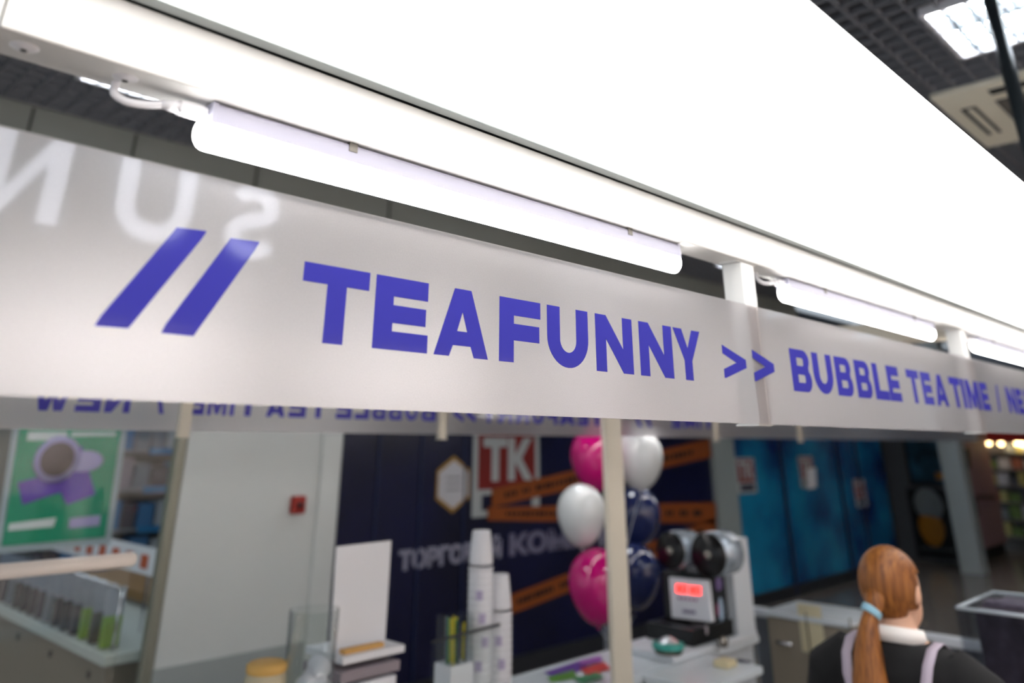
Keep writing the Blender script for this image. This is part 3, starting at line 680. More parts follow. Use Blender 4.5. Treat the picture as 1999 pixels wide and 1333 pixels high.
# paper cup stacks
CUP=mat('paper_cup',(222,222,226),.5); CUPR=mat('cup_lilac_print',(176,166,196),.5)
def cups(px,pytop,Y,r,label,z0=None):
    t=PYp(px,pytop,Y); z0=CH; e=empty('paper_cup_stack',(t.x,Y,z0),label,'cups')
    n=int((t.z-z0-.11)/.022); prof=[]
    for i in range(n): 
        z=z0+.0225*i; prof+=[(r*.97,z),(r,z+.003),(r,z+.012),(r*.97,z+.0135)]
    obj('nested_cups', MB().lathe([(.001,z0)]+prof,(t.x,Y,0),mi=0), CUP, e)
    zt_=z0+.0225*n
    obj('top_cup', MB().lathe([(r*.97,zt_),(r*.96,zt_+.01),(r*.74,t.z-.004),(r*.70,t.z),(.001,t.z-.001)],(t.x,Y,0)), CUP, e)
    for k in range(5):
        a0=math.radians(222+14*(k%3)); zz=zt_-.10-.075*k
        obj('printed_mark', MB().cbox((t.x+r*.985*math.cos(a0),Y+r*.985*math.sin(a0),zz),.008,.024,.030,Matrix.Rotation(a0,3,'Z')), CUPR, e)
cups(940,1035,2.5,.048,'taller stack of white paper cups beside the navy window')
cups(976,1120,2.32 if False else 2.49,.048,'shorter stack of white paper cups right of the taller one')
# straw box
t=PYp(888,1292,2.5); e=empty('straw_holder',(t.x,2.5,CH),'white box of colourful straws left of the cup stacks','holder')
obj('box', MB().box(t.x-.055,t.x+.055,2.46,2.55,CH,t.z), WHITEP, e, bevel=.003)
for i in range(14):
    dx=-.045+.0072*i; c_=[(40,120,70),(220,200,40),(120,122,124),(90,160,70),(235,220,60),(60,66,70)][i%6]; cn=['green','yellow','grey','lime','pale yellow','charcoal'][i%6]
    dy=random.uniform(-.03,.03); top=t.z+.13+random.uniform(-.02,.02)
    obj('straw', MB().tube([(t.x+dx*.8,2.5+dy,t.z-.15),(t.x+dx,2.5+dy*1.2,top)],.0045,n=8), mat('straw_'+cn.replace(' ','_'),c_,.4), label=cn+' drinking straw standing in the white straw box', cat='straw', group=cn+' straws in the white box')
obj('clear_cover', MB().box(t.x-.052,t.x+.052,2.462,2.548,t.z,t.z+.15), ACRY, e)
# menu board on trays
Y=2.55
q=[PYp(*v,Y) for v in ((658,1067),(764,1055),(752,1250),(645,1268))]
e=empty('menu_board',(q[3].x,Y,q[3].z),'blank white upright board left of the Cyrillic lettering','board')
obj('sheet', MB().prism([(v.x,Y,v.z) for v in q],(0,.006,0)), PAPER, e); obj('rear_stand', MB().box(q[3].x+.06,q[2].x-.06,Y+.006,Y+.08,q[2].z,q[2].z+.12), WHITEP, e)
zb1=PYp(700,1262,Y).z
for i,(l,r_,zt_,hh,mm_,lb) in enumerate(((636,756,q[3].z-.004,.022,mat('white_paper',()),'topmost white box lid under the white board'),(634,748,q[3].z-.045,.03,mat('grey_card',(150,140,146),.5),'grey tray in the middle of the pile under the white board'),(640,742,q[3].z-.085,.05,WHITEP,'white carton under the grey tray'))):
    xa_=PYp(l,1270,Y).x; xb_=PYp(r_,1250,Y).x
    obj('tray', MB().box(xa_,xb_,Y-.10,Y+.12,zt_-hh,zt_), mm_, bevel=.003, label=lb, cat='tray')
xa_=PYp(650,1270,Y).x; xb_=PYp(740,1250,Y).x
obj('carton', MB().box(xa_,xb_,Y-.09,Y+.11,CH,q[3].z-.136), mat('plain_carton',(170,165,160),.6), bevel=.003, label='plain carton at the bottom of the pile on the counter', cat='box')
x2=PYp(690,1262,Y-.11).x
obj('wooden_spatula', MB().box(q[3].x-.0,q[3].x+.16,Y-.08,Y-.05,q[3].z-.0038,q[3].z+.010), mat('pine',(214,166,96),.6), bevel=.002, label='orange wooden strip lying at the foot of the white board', cat='spatula')
# glass vase with napkins
t=PYp(608,1262,2.45); zr=PYp(604,1190,2.45).z; e=empty('glass_vase',(t.x,2.45,CH),'tall clear glass vase of crumpled white napkins','vase')
obj('glass', MB().lathe([(.001,CH+.006),(.07,CH+.006),(.075,CH+.02),(.078,zr),(.074,zr),(.071,CH+.03),(.001,CH+.028)],(t.x,2.45,0)), GLASS, e)
nb=MB()
for i in range(16): nb.ball((t.x+random.uniform(-.035,.035),2.45+random.uniform(-.035,.035),CH+.06+random.random()*(zr-CH-.19)),.032,.03,.028,n=10)
obj('napkins', nb, mat('napkin',(225,228,236),.8,bump=.5,nscale=60), e, kind='stuff')
# jar with yellow lid
t=PYp(521,1300,2.5); e=empty('lidded_jar',(t.x,2.5,CH),'glass jar with a yellow lid left of the napkin vase','jar')
obj('body', MB().lathe([(.001,CH),(.06,CH),(.062,CH+.02),(.062,t.z-.03),(.055,t.z-.012)],(t.x,2.5,0)), mat('jar_cream',(190,180,150),.4), e)
obj('lid', MB().lathe([(.058,t.z-.014),(.060,t.z-.010),(.060,t.z+.006),(.05,t.z+.012),(.001,t.z+.012)],(t.x,2.5,0)), mat('yellow_lid',(214,170,92),.5), e)
# glass guards of the rear counter
a=PYp(875,1264,2.35); b_=PYp(1000,1240,2.35)
e=empty('glass_screen',(a.x,2.44,CH),'clear glass screen with a dark top edge in front of the cup stacks','screen')
obj('pane', MB().prism([(a.x,2.435,CH),(b_.x+.02,2.435,CH),(b_.x+.02,2.435,a.z+.01),(a.x,2.435,a.z)],(0,.005,0)), GLASS, e)
obj('edge_strip', MB().tube([(a.x,2.4375,a.z+.003),(b_.x+.02,2.4375,a.z+.013)],.005,n=8), mat('dark_strip',(48,50,54),.4), e)
a=PYp(-60,1122,2.75); b_=PYp(265,1090,2.75); zr=(PYp(0,1117,2.75).z+b_.z)/2
e=empty('glass_guard',(a.x,2.75,CH),'clear glass guard with a pale rounded top rail at lower left','guard')
obj('rail', MB().tube([(a.x,2.75,zr),(b_.x-.01,2.75,zr),(b_.x,2.75,zr)],[.020,.020,.014],n=16), mat('rail_cream',(245,232,220),.35), e)
obj('pane', MB().box(a.x,b_.x-.01,2.746,2.754,CH,zr-.012), GLASS, e)

# ---------------------------------------------------------------- cup sealing machine
MX=PZ(1396,1277,CH); mx0=MX.x-.02; my1=2.72; my0=2.40
STAND=mat('stand_white',(214,218,222),.4)
zt_=PYp(1470,1047,2.42).z
e=empty('machine_stand',(mx0,2.5,CH),'white L-shaped stand behind the cup sealing machine','stand')
xs0=PYp(1436,1170,2.42).x; xs1=PYp(1470,1170,2.42).x
obj('upright_board', MB().box(xs0,xs1,2.42,2.70,CH+.03,zt_), STAND, e, bevel=.003)
obj('base_board', MB().box(mx0-.28,xs1,2.415,2.74,CH+.001,CH+.03), STAND, e, bevel=.003)
bx0=PYp(1380,1170,2.45).x-.02; bx1=xs0-.01
zb0=CH+.031; ztop=PYp(1400,1118,2.45).z
m=empty('cup_sealing_machine',(bx0,2.5,zb0),'black cup sealing machine with red digits and two film rolls','machine')
obj('base', MB().box(bx0-.14,bx1,2.44,2.72,zb0,zb0+.07), BLACK, m, bevel=.006)
obj('body', MB().box(bx0,bx1,2.46,2.70,zb0+.071,ztop), BLACK, m, bevel=.01)
# front panel faces -X
xf=bx0
c4=[PXp(*v,xf-.03) for v in ((1305,1126),(1381,1133),(1390,1215),(1311,1206))]
fp=obj('front_panel', MB().prism([(xf-.03,v.y,v.z) for v in c4],(.028,0,0)), WHITEP, m, bevel=.004)
RED=mat('red_led',(255,40,20),.4,em=2.2,emc=(255,30,8))
def px_prism(pts,X,th): return MB().prism([(X,v.y,v.z) for v in [PXp(*p,X) for p in pts]],(-th,0,0))
# two lit digits pairs
def digit(x,y,wd,ht,X,which):
    seg={'8':'abcdefg','0':'abcdef','6':'acdefg','2':'abdeg'}[which]; t=.20; mb=MB()
    S={'a':[(0,0),(1,0),(1,t),(0,t)],'g':[(0,.5-t/2),(1,.5-t/2),(1,.5+t/2),(0,.5+t/2)],'d':[(0,1-t),(1,1-t),(1,1),(0,1)],
       'f':[(0,0),(.25,0),(.25,.5),(0,.5)],'b':[(.75,0),(1,0),(1,.5),(.75,.5)],'e':[(0,.5),(.25,.5),(.25,1),(0,1)],'c':[(.75,.5),(1,.5),(1,1),(.75,1)]}
    for s in seg:
        P=[PXp(x+u*wd,y+v*ht+u*1.5,X) for u,v in S[s]]; mb.prism([(X,p.y,p.z) for p in P],(-.002,0,0))
    return mb
obj('digits', merge([digit(1321,1141,9,14,xf-.031,'8'),digit(1332,1142,9,14,xf-.031,'0'),digit(1347,1144,9,14,xf-.031,'8'),digit(1358,1145,9,14,xf-.031,'0')]), RED, m)
mb=MB()
for i in range(5): mb=merge([mb,px_prism([(1324+8*i,1164+i),(1329+8*i,1164.6+i),(1329+8*i,1170+i),(1324+8*i,1169.4+i)],xf-.031,.002)])
obj('panel_marks', mb, mat('violet_mark',(170,120,160),.5), m)
obj('panel_badge', px_prism([(1333,1189),(1358,1192),(1358,1199),(1333,1196)],xf-.031,.002), mat('grey_mark',(150,140,165),.5), m)
obj('lower_plate', px_prism([(1316,1213),(1382,1222),(1382,1238),(1317,1227)],xf-.02,.012), mat('pale_plate',(190,180,184),.4), m)
obj('knob', MB().lathe([(.001,.03),(.022,.03),(.026,0),(.001,0)],PXp(1396,1249,bx0+.02)+Vector((-.0,-.03,0)),R=Matrix.Rotation(math.pi/2,3,'X')), STEEL, m)
# side stickers
def sticker(px,py,rw,rh,cc,nm): 
    p=PYp(px,py,2.458); obj('sticker', MB().ball(p,rw,.003,rh,n=16), mat('sticker_'+nm,cc,.4), m)
sticker(1403,1140,.035,.03,(120,100,150),'violet'); sticker(1408,1190,.028,.055,(150,170,190),'pale'); sticker(1401,1190,.008,.03,(190,60,110),'pink'); sticker(1425,1212,.012,.012,(30,90,60),'green'); sticker(1420,1240,.035,.022,(130,138,150),'grey')
# rolls: axis along X, black flange toward -X
RX=Matrix.Rotation(math.pi/2,3,'Y')
for i,(px,py,r) in enumerate(((1310,1074,.085),(1384,1083,.098))):
    c_=PXp(px,py,bx0-.06-(.0 if i else .0)); 
    rl_=empty('film_roll',c_,['small sealing film roll with black disc, left on the machine','larger sealing film roll with black disc, right on the machine'][i],'roll')
    obj('disc', MB().lathe([(.001,-.008),(r,-.008),(r,0),(.001,0)],c_,R=RX,n=36), BLACK, rl_)
    obj('film', MB().lathe([(.001,.001),(r*1.02,.001),(r*1.02,.17),(.001,.17)],c_,R=RX,n=36), mat('silver_film',(176,186,196),.18,.3,noise=.4,nscale=14), rl_)
    obj('hub', MB().lathe([(.001,-.02),(.018,-.02),(.02,-.009),(.001,-.009)],c_,R=RX,n=20), STEEL, rl_)
    obj('axle', MB().tube([c_+Vector((.171,0,0)),c_+Vector((.20,0,0))],.01), STEEL, rl_)
    ax=obj('roll_arm', MB().cbox((c_.x+.085,(c_.y+2.58)/2,(c_.z-.098+ztop)/2+.0),.012,.03,max(.02,abs(c_.z-ztop)-.02)), BLACK, m)
# jar with teal lid in front of the stand
t=PZ(1330,1285,CH); t=Vector((PYp(1330,1270,2.40).x,2.40,PYp(1330,1262,2.40).z))
e=empty('storage_jar',(t.x,2.50,CH),'round jar with a teal and silver lid in front of the sealing machine','jar')
obj('body', MB().lathe([(.001,CH+.031),(.062,CH+.031),(.065,CH+.05),(.065,t.z-.03),(.055,t.z-.015)],(t.x,2.47,0)), mat('jar_brown',(110,98,84),.15,.2,noise=.7,nscale=18), e)
obj('lid', MB().lathe([(.072,t.z-.016),(.074,t.z-.01),(.074,t.z+.004),(.05,t.z+.010)],(t.x,2.47,0)), mat('teal_lid',(60,160,146),.3), e)
obj('lid_knob', MB().lathe([(.05,t.z+.009),(.03,t.z+.022),(.012,t.z+.03),(.001,t.z+.03)],(t.x,2.47,0)), mat('lid_silver',(210,216,218),.25,.3), e)
# little things right of it
for i,(px,py,cc,nm,wd,ht) in enumerate(((1430,1305,(214,200,160),'cream yellow tea carton by the white stand',.09,.11),(1462,1312,(40,38,60),'dark violet packet right of the tea carton',.07,.10))):
    p=PYp(px,py,2.2); obj('carton', MB().box(p.x-wd/2,p.x+wd/2,2.2,2.27,CH,p.z+.03), mat('small_carton_%d'%i,cc,.5), label=nm, cat='box', bevel=.004)
obj('side_worktop', MB().box(3.3,3.80,2.12,2.42,CH-.03,CH-.0005), COUNTER, label='white side worktop carrying the small cartons', cat='worktop', bevel=.003)
obj('side_cupboard', MB().box(3.35,3.77,2.15,2.40,0,CH-.031), mat('counter_front',()), label='pale cupboard under the side worktop', cat='cupboard')

# ---------------------------------------------------------------- barrier + taupe cabinet
BH=HC-.93; bxX=5.4*.93
e=empty('barrier',(bxX,2,0),'grey kiosk end barrier with a pale top rail behind the person','barrier')
obj('panel', MB().box(bxX,bxX+.03,-.2,2.82,.05,BH-.02), mat('barrier_grey',(88,92,98),.5), e)
obj('rail', MB().box(bxX-.03,bxX+.05,-.2,2.84,BH-.04,BH), mat('rail_pale',(196,200,206),.4), e, bevel=.004)
ck=HC-.85
c0,c1,c2,c3=[PZ(*q,ck) for q in ((1520,1190),(1562,1169),(1700,1191),(1655,1216))]
cb=empty('taupe_cabinet',(4.75,2.2,0),'low taupe cabinet with a white top left of the person','cabinet')
X0_,X1_,Y0_,Y1_=4.57,4.97,2.03,2.50
obj('top', MB().box(X0_-.01,X1_,Y0_,Y1_,ck-.025,ck), COUNTER, cb, bevel=.003)
obj('body', MB().box(X0_+.02,X1_-.02,Y0_+.01,Y1_-.01,.0,ck-.026), mat('taupe',(142,132,116),.5), cb)
for i in range(2):
    y1=Y1_-.01-.235*i; d_=obj('door', MB().box(X0_,X0_+.018,y1-.228,y1,.08,ck-.03), mat('taupe_door',(150,140,124),.45), cb, bevel=.002)
    obj('handle', MB().tube([(X0_-.018,y1-.05,ck-.14),(X0_-.018,y1-.14,ck-.14)],.009,n=12), CHROME, d_)
    obj('divider_edge', MB().box(X0_-.012,X0_-.001,y1-.234,y1-.229,.08,ck+.02), mat('divider',(110,102,88),.4), cb)
p=PXp(1578,1215,X0_-.02)
obj('paper_notice', MB().box(X0_-.005,X0_-.003,p.y-.07,p.y+.06,p.z-.14,p.z+.08), mat('cream_paper',(214,204,170),.7), label='cream paper notice taped to the taupe cabinet door', cat='notice')

# ---------------------------------------------------------------- acrylic organiser at right
YO=1.05
o0=PYp(1868,1186,YO); oz=o0.z; ox0=o0.x; e=empty('acrylic_organiser',(ox0,YO,oz-.30),'clear acrylic organiser box holding dark packets at lower right','organiser')
W_,Dp=.42,.30; zt_=oz; zb_=oz-.42; th=.008
o1=PYp(1962,1200,YO)
mb=MB().box(ox0,ox0+W_,YO,YO+th,zb_,zt_); mb.box(ox0,ox0+W_,YO-Dp,YO-Dp+th,zb_,zt_); mb.box(ox0,ox0+th,YO-Dp+th,YO,zb_,zt_); mb.box(ox0+W_-th,ox0+W_,YO-Dp+th,YO,zb_,zt_); mb.box(ox0,ox0+W_,YO-Dp,YO+th,zb_-th,zb_)
obj('box', mb, ACRY, e)
mb=MB(); r_=.006
for a_,b__ in (((ox0,YO),(ox0+W_,YO)),((ox0,YO-Dp),(ox0+W_,YO-Dp)),((ox0,YO-Dp),(ox0,YO)),((ox0+W_,YO-Dp),(ox0+W_,YO))):
    mb.tube([(a_[0],a_[1],zt_),(b__[0],b__[1],zt_)],r_,n=10)
obj('rim', mb, mat('acrylic_rim',(190,200,208),.1,alpha=.75), e)
for i in range(4):
    x=ox0+.03+.095*i; hh=random.uniform(.40,.45)
    obj('packet', MB().box(x,x+.075,YO-Dp+.03,YO-.04,zb_,zb_+hh), mat('packet_%d'%(i%2),[(58,52,62),(84,78,92)][i%2],.35,noise=.5,nscale=20), bevel=.01, label=['dark plum packet at the left of the organiser','grey violet packet, second in the organiser','dark plum packet, third in the organiser','grey violet packet at the right of the organiser'][i], cat='packet')
e=empty('front_counter',(3.6,.9,0),'dark front counter under the acrylic organiser','counter')
obj('worktop', MB().box(ox0-.15,4.9,YO-.50,YO+.08,zb_-th-.03,zb_-th-.0005), BLACKM, e)
obj('front_panel', MB().box(ox0-.12,4.85,YO-.47,YO+.05,0,zb_-th-.031), mat('counter_front',()), e)

# ---------------------------------------------------------------- balloons
def balloon(px,py,wpx,Y,cc,label,gloss=.12,tr=.15,nm='x'):
    c_=PYp(px,py,Y); a_,b__,c__=ray(px,py); dep=F_PX*Y/b__; r=wpx/2/F_PX*dep
    e=empty('balloon',(c_.x,c_.y,c_.z-1.3*r),label,'balloon')
    prof=[]
    for i in range(25):
        t=math.pi*i/24; z=-math.cos(t); rr=math.sin(t)
        if z<0: zz=z*1.28; rr=rr*(1-.16*(-z)**1.5)
        else: zz=z*1.05
        prof.append((max(.0005,rr*r),zz*r))
    obj('skin', MB().lathe(prof,c_,n=36), mat('balloon_'+nm,cc,gloss,coat=.5), e)
    obj('knot', MB().lathe([(.001,-1.27*r),(.006,-1.30*r),(.012,-1.35*r),(.001,-1.34*r)],c_,n=12), mat('balloon_'+nm,cc), e)
    bot=Vector((c_.x,c_.y,c_.z-1.34*r)); tgt=Vector((4.0+random.uniform(-.02,.02)-.18,3.12+random.uniform(-.02,.02),.10)); tgt.x=PYp(1188,1215,3.12).x+random.uniform(-.02,.02); mid=Vector((tgt.x,tgt.y,min(bot.z-.1,1.05)))
    obj('ribbon', MB().tube([bot,bot.lerp(mid,.5)+Vector((0,0,-.02)),mid,tgt],.002,n=6), mat('ribbon',(200,205,215),.3), e)
PINK=(190,12,110); WB=(212,214,214); NB=(30,40,84)
balloon(1243,1002,92,3.36,NB,'dark navy balloon right of the tall post, upper one',nm='navy')
balloon(1238,1118,100,3.30,NB,'dark navy balloon right of the tall post, lower one',nm='navy')
balloon(1163,890,100,3.30,PINK,'bright pink balloon at the top left of the bunch',nm='pink')
balloon(1246,890,96,3.16,WB,'white balloon right of the tall post',nm='white')
balloon(1135,1000,96,3.10,WB,'white balloon left of the tall post',nm='white')
balloon(1166,1137,114,3.0,PINK,'large bright pink balloon at the bottom of the bunch',nm='pink')
wx=PYp(1188,1215,3.12).x
obj('balloon_weight', MB().lathe([(.001,0),(.09,0),(.09,.05),(.06,.11),(.001,.12)],(wx,3.12,0)), mat('weight_foil',(150,150,160),.3,.4), label='foil weight on the floor holding the balloon ribbons', cat='weight')

# ---------------------------------------------------------------- person (faces +X, back to the viewer)
HX,HY=2.573,1.01
T_=Matrix.Translation((HX,HY,0))
per=empty('person',(HX,HY,0),'person with a long ginger ponytail, black shirt and lilac straps, seen from behind','person')
SKIN=mat('skin',(222,176,148),.5); HAIR=mat('ginger_hair',(128,72,26),.5)
hn=HAIR.node_tree; hb_=hn.nodes['Principled BSDF']; htc=hn.nodes.new('ShaderNodeTexCoord'); hmp=hn.nodes.new('ShaderNodeMapping'); hmp.inputs['Scale'].default_value=(60,160,6)
hnz=hn.nodes.new('ShaderNodeTexNoise'); hnz.inputs['Scale'].default_value=1; hrp=hn.nodes.new('ShaderNodeValToRGB')
hrp.color_ramp.elements[0].position=.3; hrp.color_ramp.elements[1].position=.72; hrp.color_ramp.elements[0].color=lin((104,56,20)); hrp.color_ramp.elements[1].color=lin((166,104,44))
hn.links.new(htc.outputs['Object'],hmp.inputs[0]); hn.links.new(hmp.outputs[0],hnz.inputs['Vector']); hn.links.new(hnz.outputs['Fac'],hrp.inputs[0]); hn.links.new(hrp.outputs[0],hb_.inputs['Base Color'])
yaw=Matrix.Rotation(math.radians(-12),3,'Z')
def Wp(x,y,z): return Vector((HX+x,HY+y,z))
b_=MB()
b_.loft([(HX+cx_,HY,z,rx,ry) for cx_,z,rx,ry in ((0,.80,.10,.15),(-.01,.90,.12,.175),(0,1.02,.095,.135),(0,1.12,.10,.14),(0,1.27,.105,.165),(-.01,1.36,.095,.172),(-.015,1.403,.065,.13),(-.01,1.43,.055,.07),(.0,1.455,.050,.052),(.015,1.50,.050,.050))])
for s in (-1,1):
    b_.tube([Wp(0,.085*s,.86),Wp(.0,.09*s,.62),Wp(.01,.09*s,.46),Wp(-.01,.09*s,.28),Wp(-.01,.09*s,.08)],[.085,.07,.055,.052,.036])
    b_.tube([Wp(-.03,.09*s,.035),Wp(.06,.095*s,.035),Wp(.15,.10*s,.025)],[.035,.036,.02])
    b_.tube([Wp(-.01,.14*s,1.365),Wp(-.01,.190*s,1.32),Wp(.0,.213*s,1.22),Wp(.05,.23*s,1.06),Wp(.16,.19*s,1.05),Wp(.27,.13*s,1.06),Wp(.33,.10*s,1.065)],[.05,.055,.05,.042,.038,.028,.03])
    for k in range(4):
        yk=.10*s+(-.03+.02*k); L_=[.062,.075,.072,.055][k]
        b_.tube([Wp(.33,yk*1.0,1.065),Wp(.37,yk,1.064),Wp(.37+L_*.5,yk,1.055),Wp(.37+L_*.9,yk,1.035)],[.011,.0095,.0085,.007],n=10)
    b_.tube([Wp(.30,.10*s-s*.03,1.06),Wp(.335,.10*s-s*.055,1.05),Wp(.365,.10*s-s*.065,1.04)],[.013,.011,.009],n=10)
hc_=Vector((HX+.015,HY,1.548))
b_.ball(hc_,.084,.068,.092,yaw); b_.ball(hc_+yaw@Vector((.035,0,-.055)),.055,.050,.062,yaw)
b_.ball(hc_+yaw@Vector((.096,0,-.015)),.014,.010,.022,yaw,n=12)          # nose
for s in (-1,1): b_.ball(hc_+yaw@Vector((.0,.074*s,-.014)),.016,.008,.030,yaw,n=12)
b_.ball(hc_+yaw@Vector((.083,0,-.055)),.012,.024,.009,yaw,n=12)
body=obj('body', b_, SKIN, per); remesh(body,.007,3)
for s in (-1,1):
    ey=obj('eye', MB().ball(hc_+yaw@Vector((.070,.027*s,.0)),.009,.012,.009,yaw,n=12), mat('eye_white',(225,220,215),.2), body)
# shirt
s_=MB(); s_.loft([(HX+cx_,HY,z,rx,ry) for cx_,z,rx,ry in ((0,.84,.135,.185),(0,1.0,.115,.155),(0,1.12,.118,.158),(0,1.27,.124,.184),(-.01,1.36,.116,.192),(-.015,1.402,.092,.160),(-.015,1.424,.074,.10))])
for s in (-1,1): s_.tube([Wp(-.01,.12*s,1.365),Wp(-.01,.190*s,1.32),Wp(.0,.217*s,1.22),Wp(.03,.232*s,1.12)],[.070,.076,.074,.068])
sh=obj('shirt', s_, mat('black_cotton',(13,13,15),.85), per); remesh(sh,.010,5)
tr=MB(); 
for s in (-1,1): tr.tube([Wp(0,.085*s,.88),Wp(.0,.09*s,.62),Wp(.01,.09*s,.46),Wp(-.01,.09*s,.10)],[.100,.085,.07,.055])
tr.loft([(HX,HY,z,rx,ry) for z,rx,ry in ((.78,.12,.17),(.90,.135,.185),(.95,.125,.175))])
trs=obj('trousers', tr, mat('dark_denim',(30,34,48),.8), per); remesh(trs,.011,4)
for s in (-1,1): obj('shoe', MB().tube([Wp(-.06,.09*s,.04),Wp(.0,.092*s,.046),Wp(.10,.098*s,.036),Wp(.17,.10*s,.028)],[.036,.046,.042,.026]), mat('shoe_white',(200,200,200),.5), per)
# collar
cl=MB(); n=24; vs=[]
for k in range(n):
    a=2*math.pi*k/n; 
    for (rr,z,) in ((.068,1.415),(.060,1.450),(.065,1.452),(.074,1.415)): vs.append((HX-.012+rr*math.cos(a),HY+rr*1.12*math.sin(a),z-.012*math.cos(a)))
cl.add(vs,[(4*k+i,4*((k+1)%n)+i,4*((k+1)%n)+(i+1)%4,4*k+(i+1)%4) for k in range(n) for i in range(4)],0,True)
obj('collar', cl, mat('white_collar',(238,232,226),.7), per, recalc=True)
# apron straps on the back following the shirt surface
LIL=mat('lilac_strap',(178,166,180),.7)
def strap(name,pts,wd=.026,th=.004):
    vs=[]; 
    for (x,y,z) in pts:
        vs+=[(HX+x,HY+y-wd/2,z),(HX+x,HY+y+wd/2,z),(HX+x-th,HY+y+wd/2,z),(HX+x-th,HY+y-wd/2,z)]
    m_=len(pts); fs=[(4*i+k,4*i+(k+1)%4,4*(i+1)+(k+1)%4,4*(i+1)+k) for i in range(m_-1) for k in range(4)]+[(3,2,1,0),tuple(4*(m_-1)+k for k in range(4))]
    return obj(name, MB().add(vs,fs,0,True), LIL, per, recalc=True)
for s in (-1,1):
    strap('apron_strap',[(.07,.105*s,1.395),(.0,.108*s,1.427),(-.06,.108*s,1.420),(-.104,.106*s,1.390),(-.128,.10*s,1.345),(-.138,.085*s,1.29),(-.138,.065*s,1.23),(-.136,.045*s,1.15),(-.136,.02*s,1.06)])
# hair: cap + ponytail + scrunchie
hb=MB(); hb.ball(hc_+yaw@Vector((-.008,0,.006)),.096,.078,.096,yaw,n=40)
hb2=MB(); keep=[]; inv=yaw.transposed()
for i,f in enumerate(hb.f):
    cc=sum((hb.v[k] for k in f),Vector())/len(f)-hc_; lc=inv@cc
    face=(lc.x>.045 and lc.z<.060) or (lc.z<-.052 and lc.x>-.03) or lc.z<-.088 or (lc.x>.012 and lc.z<.035)
    if not face: keep.append(i)
hb2.v=hb.v; hb2.f=[hb.f[i] for i in keep]; hb2.m=[0]*len(keep); hb2.sm=[True]*len(keep)
hr=obj('hair', hb2, HAIR, per); so=hr.modifiers.new('solid','SOLIDIFY'); so.thickness=.008; so.offset=-1
tie=hc_+yaw@Vector((-.094,.012,-.055))
pt=[hc_+yaw@Vector((-.070,0,-.02)),tie,tie+Vector((-.022,.004,-.03)),tie+Vector((-.040,.008,-.08)),tie+Vector((-.050,.010,-.15)),tie+Vector((-.058,.0,-.24)),tie+Vector((-.055,-.006,-.34)),tie+Vector((-.05,-.008,-.42))]
pb_=MB().tube(pt,[.040,.019,.024,.034,.046,.060,.058,.012],n=24)
po=obj('ponytail', pb_, HAIR, per); 
obj('hair_tie', MB().tube([tie+(pt[0]-pt[1]).normalized()*.008,tie-(pt[0]-pt[1]).normalized()*.012],[.027,.027],n=20), mat('pale_blue_band',(150,196,214),.6), per, bevel=.004)

# ================================================================== CEILING THINGS
PAN=mat('lit_panel',(255,255,255),.4,em=PANEL_L,emc=(246,250,255))
def ceiling_light(cx_,cy_,label,grp=None,s=.60):
    e=empty('ceiling_light',(cx_,cy_,CZ),label,'light',grp); h=s/2; z=CZ-.004
    fr_=MB()
    for q in ((-h,h,-h,-h+.02),(-h,h,h-.02,h),(-h,-h+.02,-h+.02,h-.02),(h-.02,h,-h+.02,h-.02)): fr_.box(cx_+q[0],cx_+q[1],cy_+q[2],cy_+q[3],z-.012,z+.03)
    obj('frame', fr_, WHITEP, e)
    obj('lamp_field', MB().box(cx_-h+.02,cx_+h-.02,cy_-h+.02,cy_+h-.02,z+.02,z+.03), PAN, e)
    lv=MB()
    for k in range(1,7): 
        t=-h+.02+(s-.04)*k/7; lv.box(cx_+t-.005,cx_+t+.005,cy_-h+.02,cy_+h-.02,z-.010,z+.012); lv.box(cx_-h+.02,cx_+h-.02,cy_+t-.005,cy_+t+.005,z-.010,z+.012)
    obj('louvre', lv, mat('louvre_white',(150,160,166),.3), e)
    return e
L1=PZ(1793,33,CZ-.016); L2=PZ(1877,117,CZ-.016)
s_l=(L2.x-L1.x); cyl=(L1.y+L2.y)/2-s_l/2
ceiling_light(L1.x+s_l/2,cyl,'large square ceiling light at the upper right corner',s=s_l)
A=PZ(150,155,CZ-.016); B=PZ(360,218,CZ-.016)
ceiling_light((A.x+B.x)/2,A.y-(B.x-A.x+.02)/2,'distant square ceiling light glimpsed behind the cable at upper left',s=B.x-A.x+.02)
o9=['first','second','third','fourth','fifth','sixth']
for i,gx in enumerate((-1.6,1.4,4.4,7.4,10.6,14)):
    for j_,gy in enumerate((-3.6,-1.3)):
        ceiling_light(gx,gy,'square louvred ceiling light, %s from the left in the %s row behind the viewer'%(o9[i],['outer','inner'][j_]),'ceiling lights over the near aisle')
for i,gx in enumerate((4.2,7.4,10.6,13.8)): ceiling_light(gx,3.75,'square louvred ceiling light, %s from the left over the far aisle'%o9[i],'ceiling lights over the far aisle')
# AC cassette
A=PZ(1942,163,CZ-.03); B=PZ(1815,195,CZ-.03); C_=PZ(1925,290,CZ-.03)
x0=B.x; x1=C_.x; y1=B.y; y0=y1-(x1-x0)
AC=mat('ac_cream',(236,231,212),.5)
e=empty('air_conditioner',((x0+x1)/2,(y0+y1)/2,CZ-.03),'cream square ceiling air conditioner cassette at upper right','air conditioner')
z=CZ-.03; 
obj('panel', MB().box(x0,x1,y0,y1,z,z+.035), AC, e, bevel=.01)
cxm,cym=(x0+x1)/2,(y0+y1)/2; h=(x1-x0)/2
obj('grille', MB().box(cxm-h*.52,cxm+h*.52,cym-h*.52,cym+h*.52,z-.006,z), mat('ac_grille',(92,88,84),.5), e, bevel=.004)
for k in range(9): t=-h*.45+h*.9*k/8; obj('grille_bar', MB().box(cxm-h*.5,cxm+h*.5,cym+t-.006,cym+t+.006,z-.012,z-.006), mat('ac_bar',(120,116,108),.5), e)
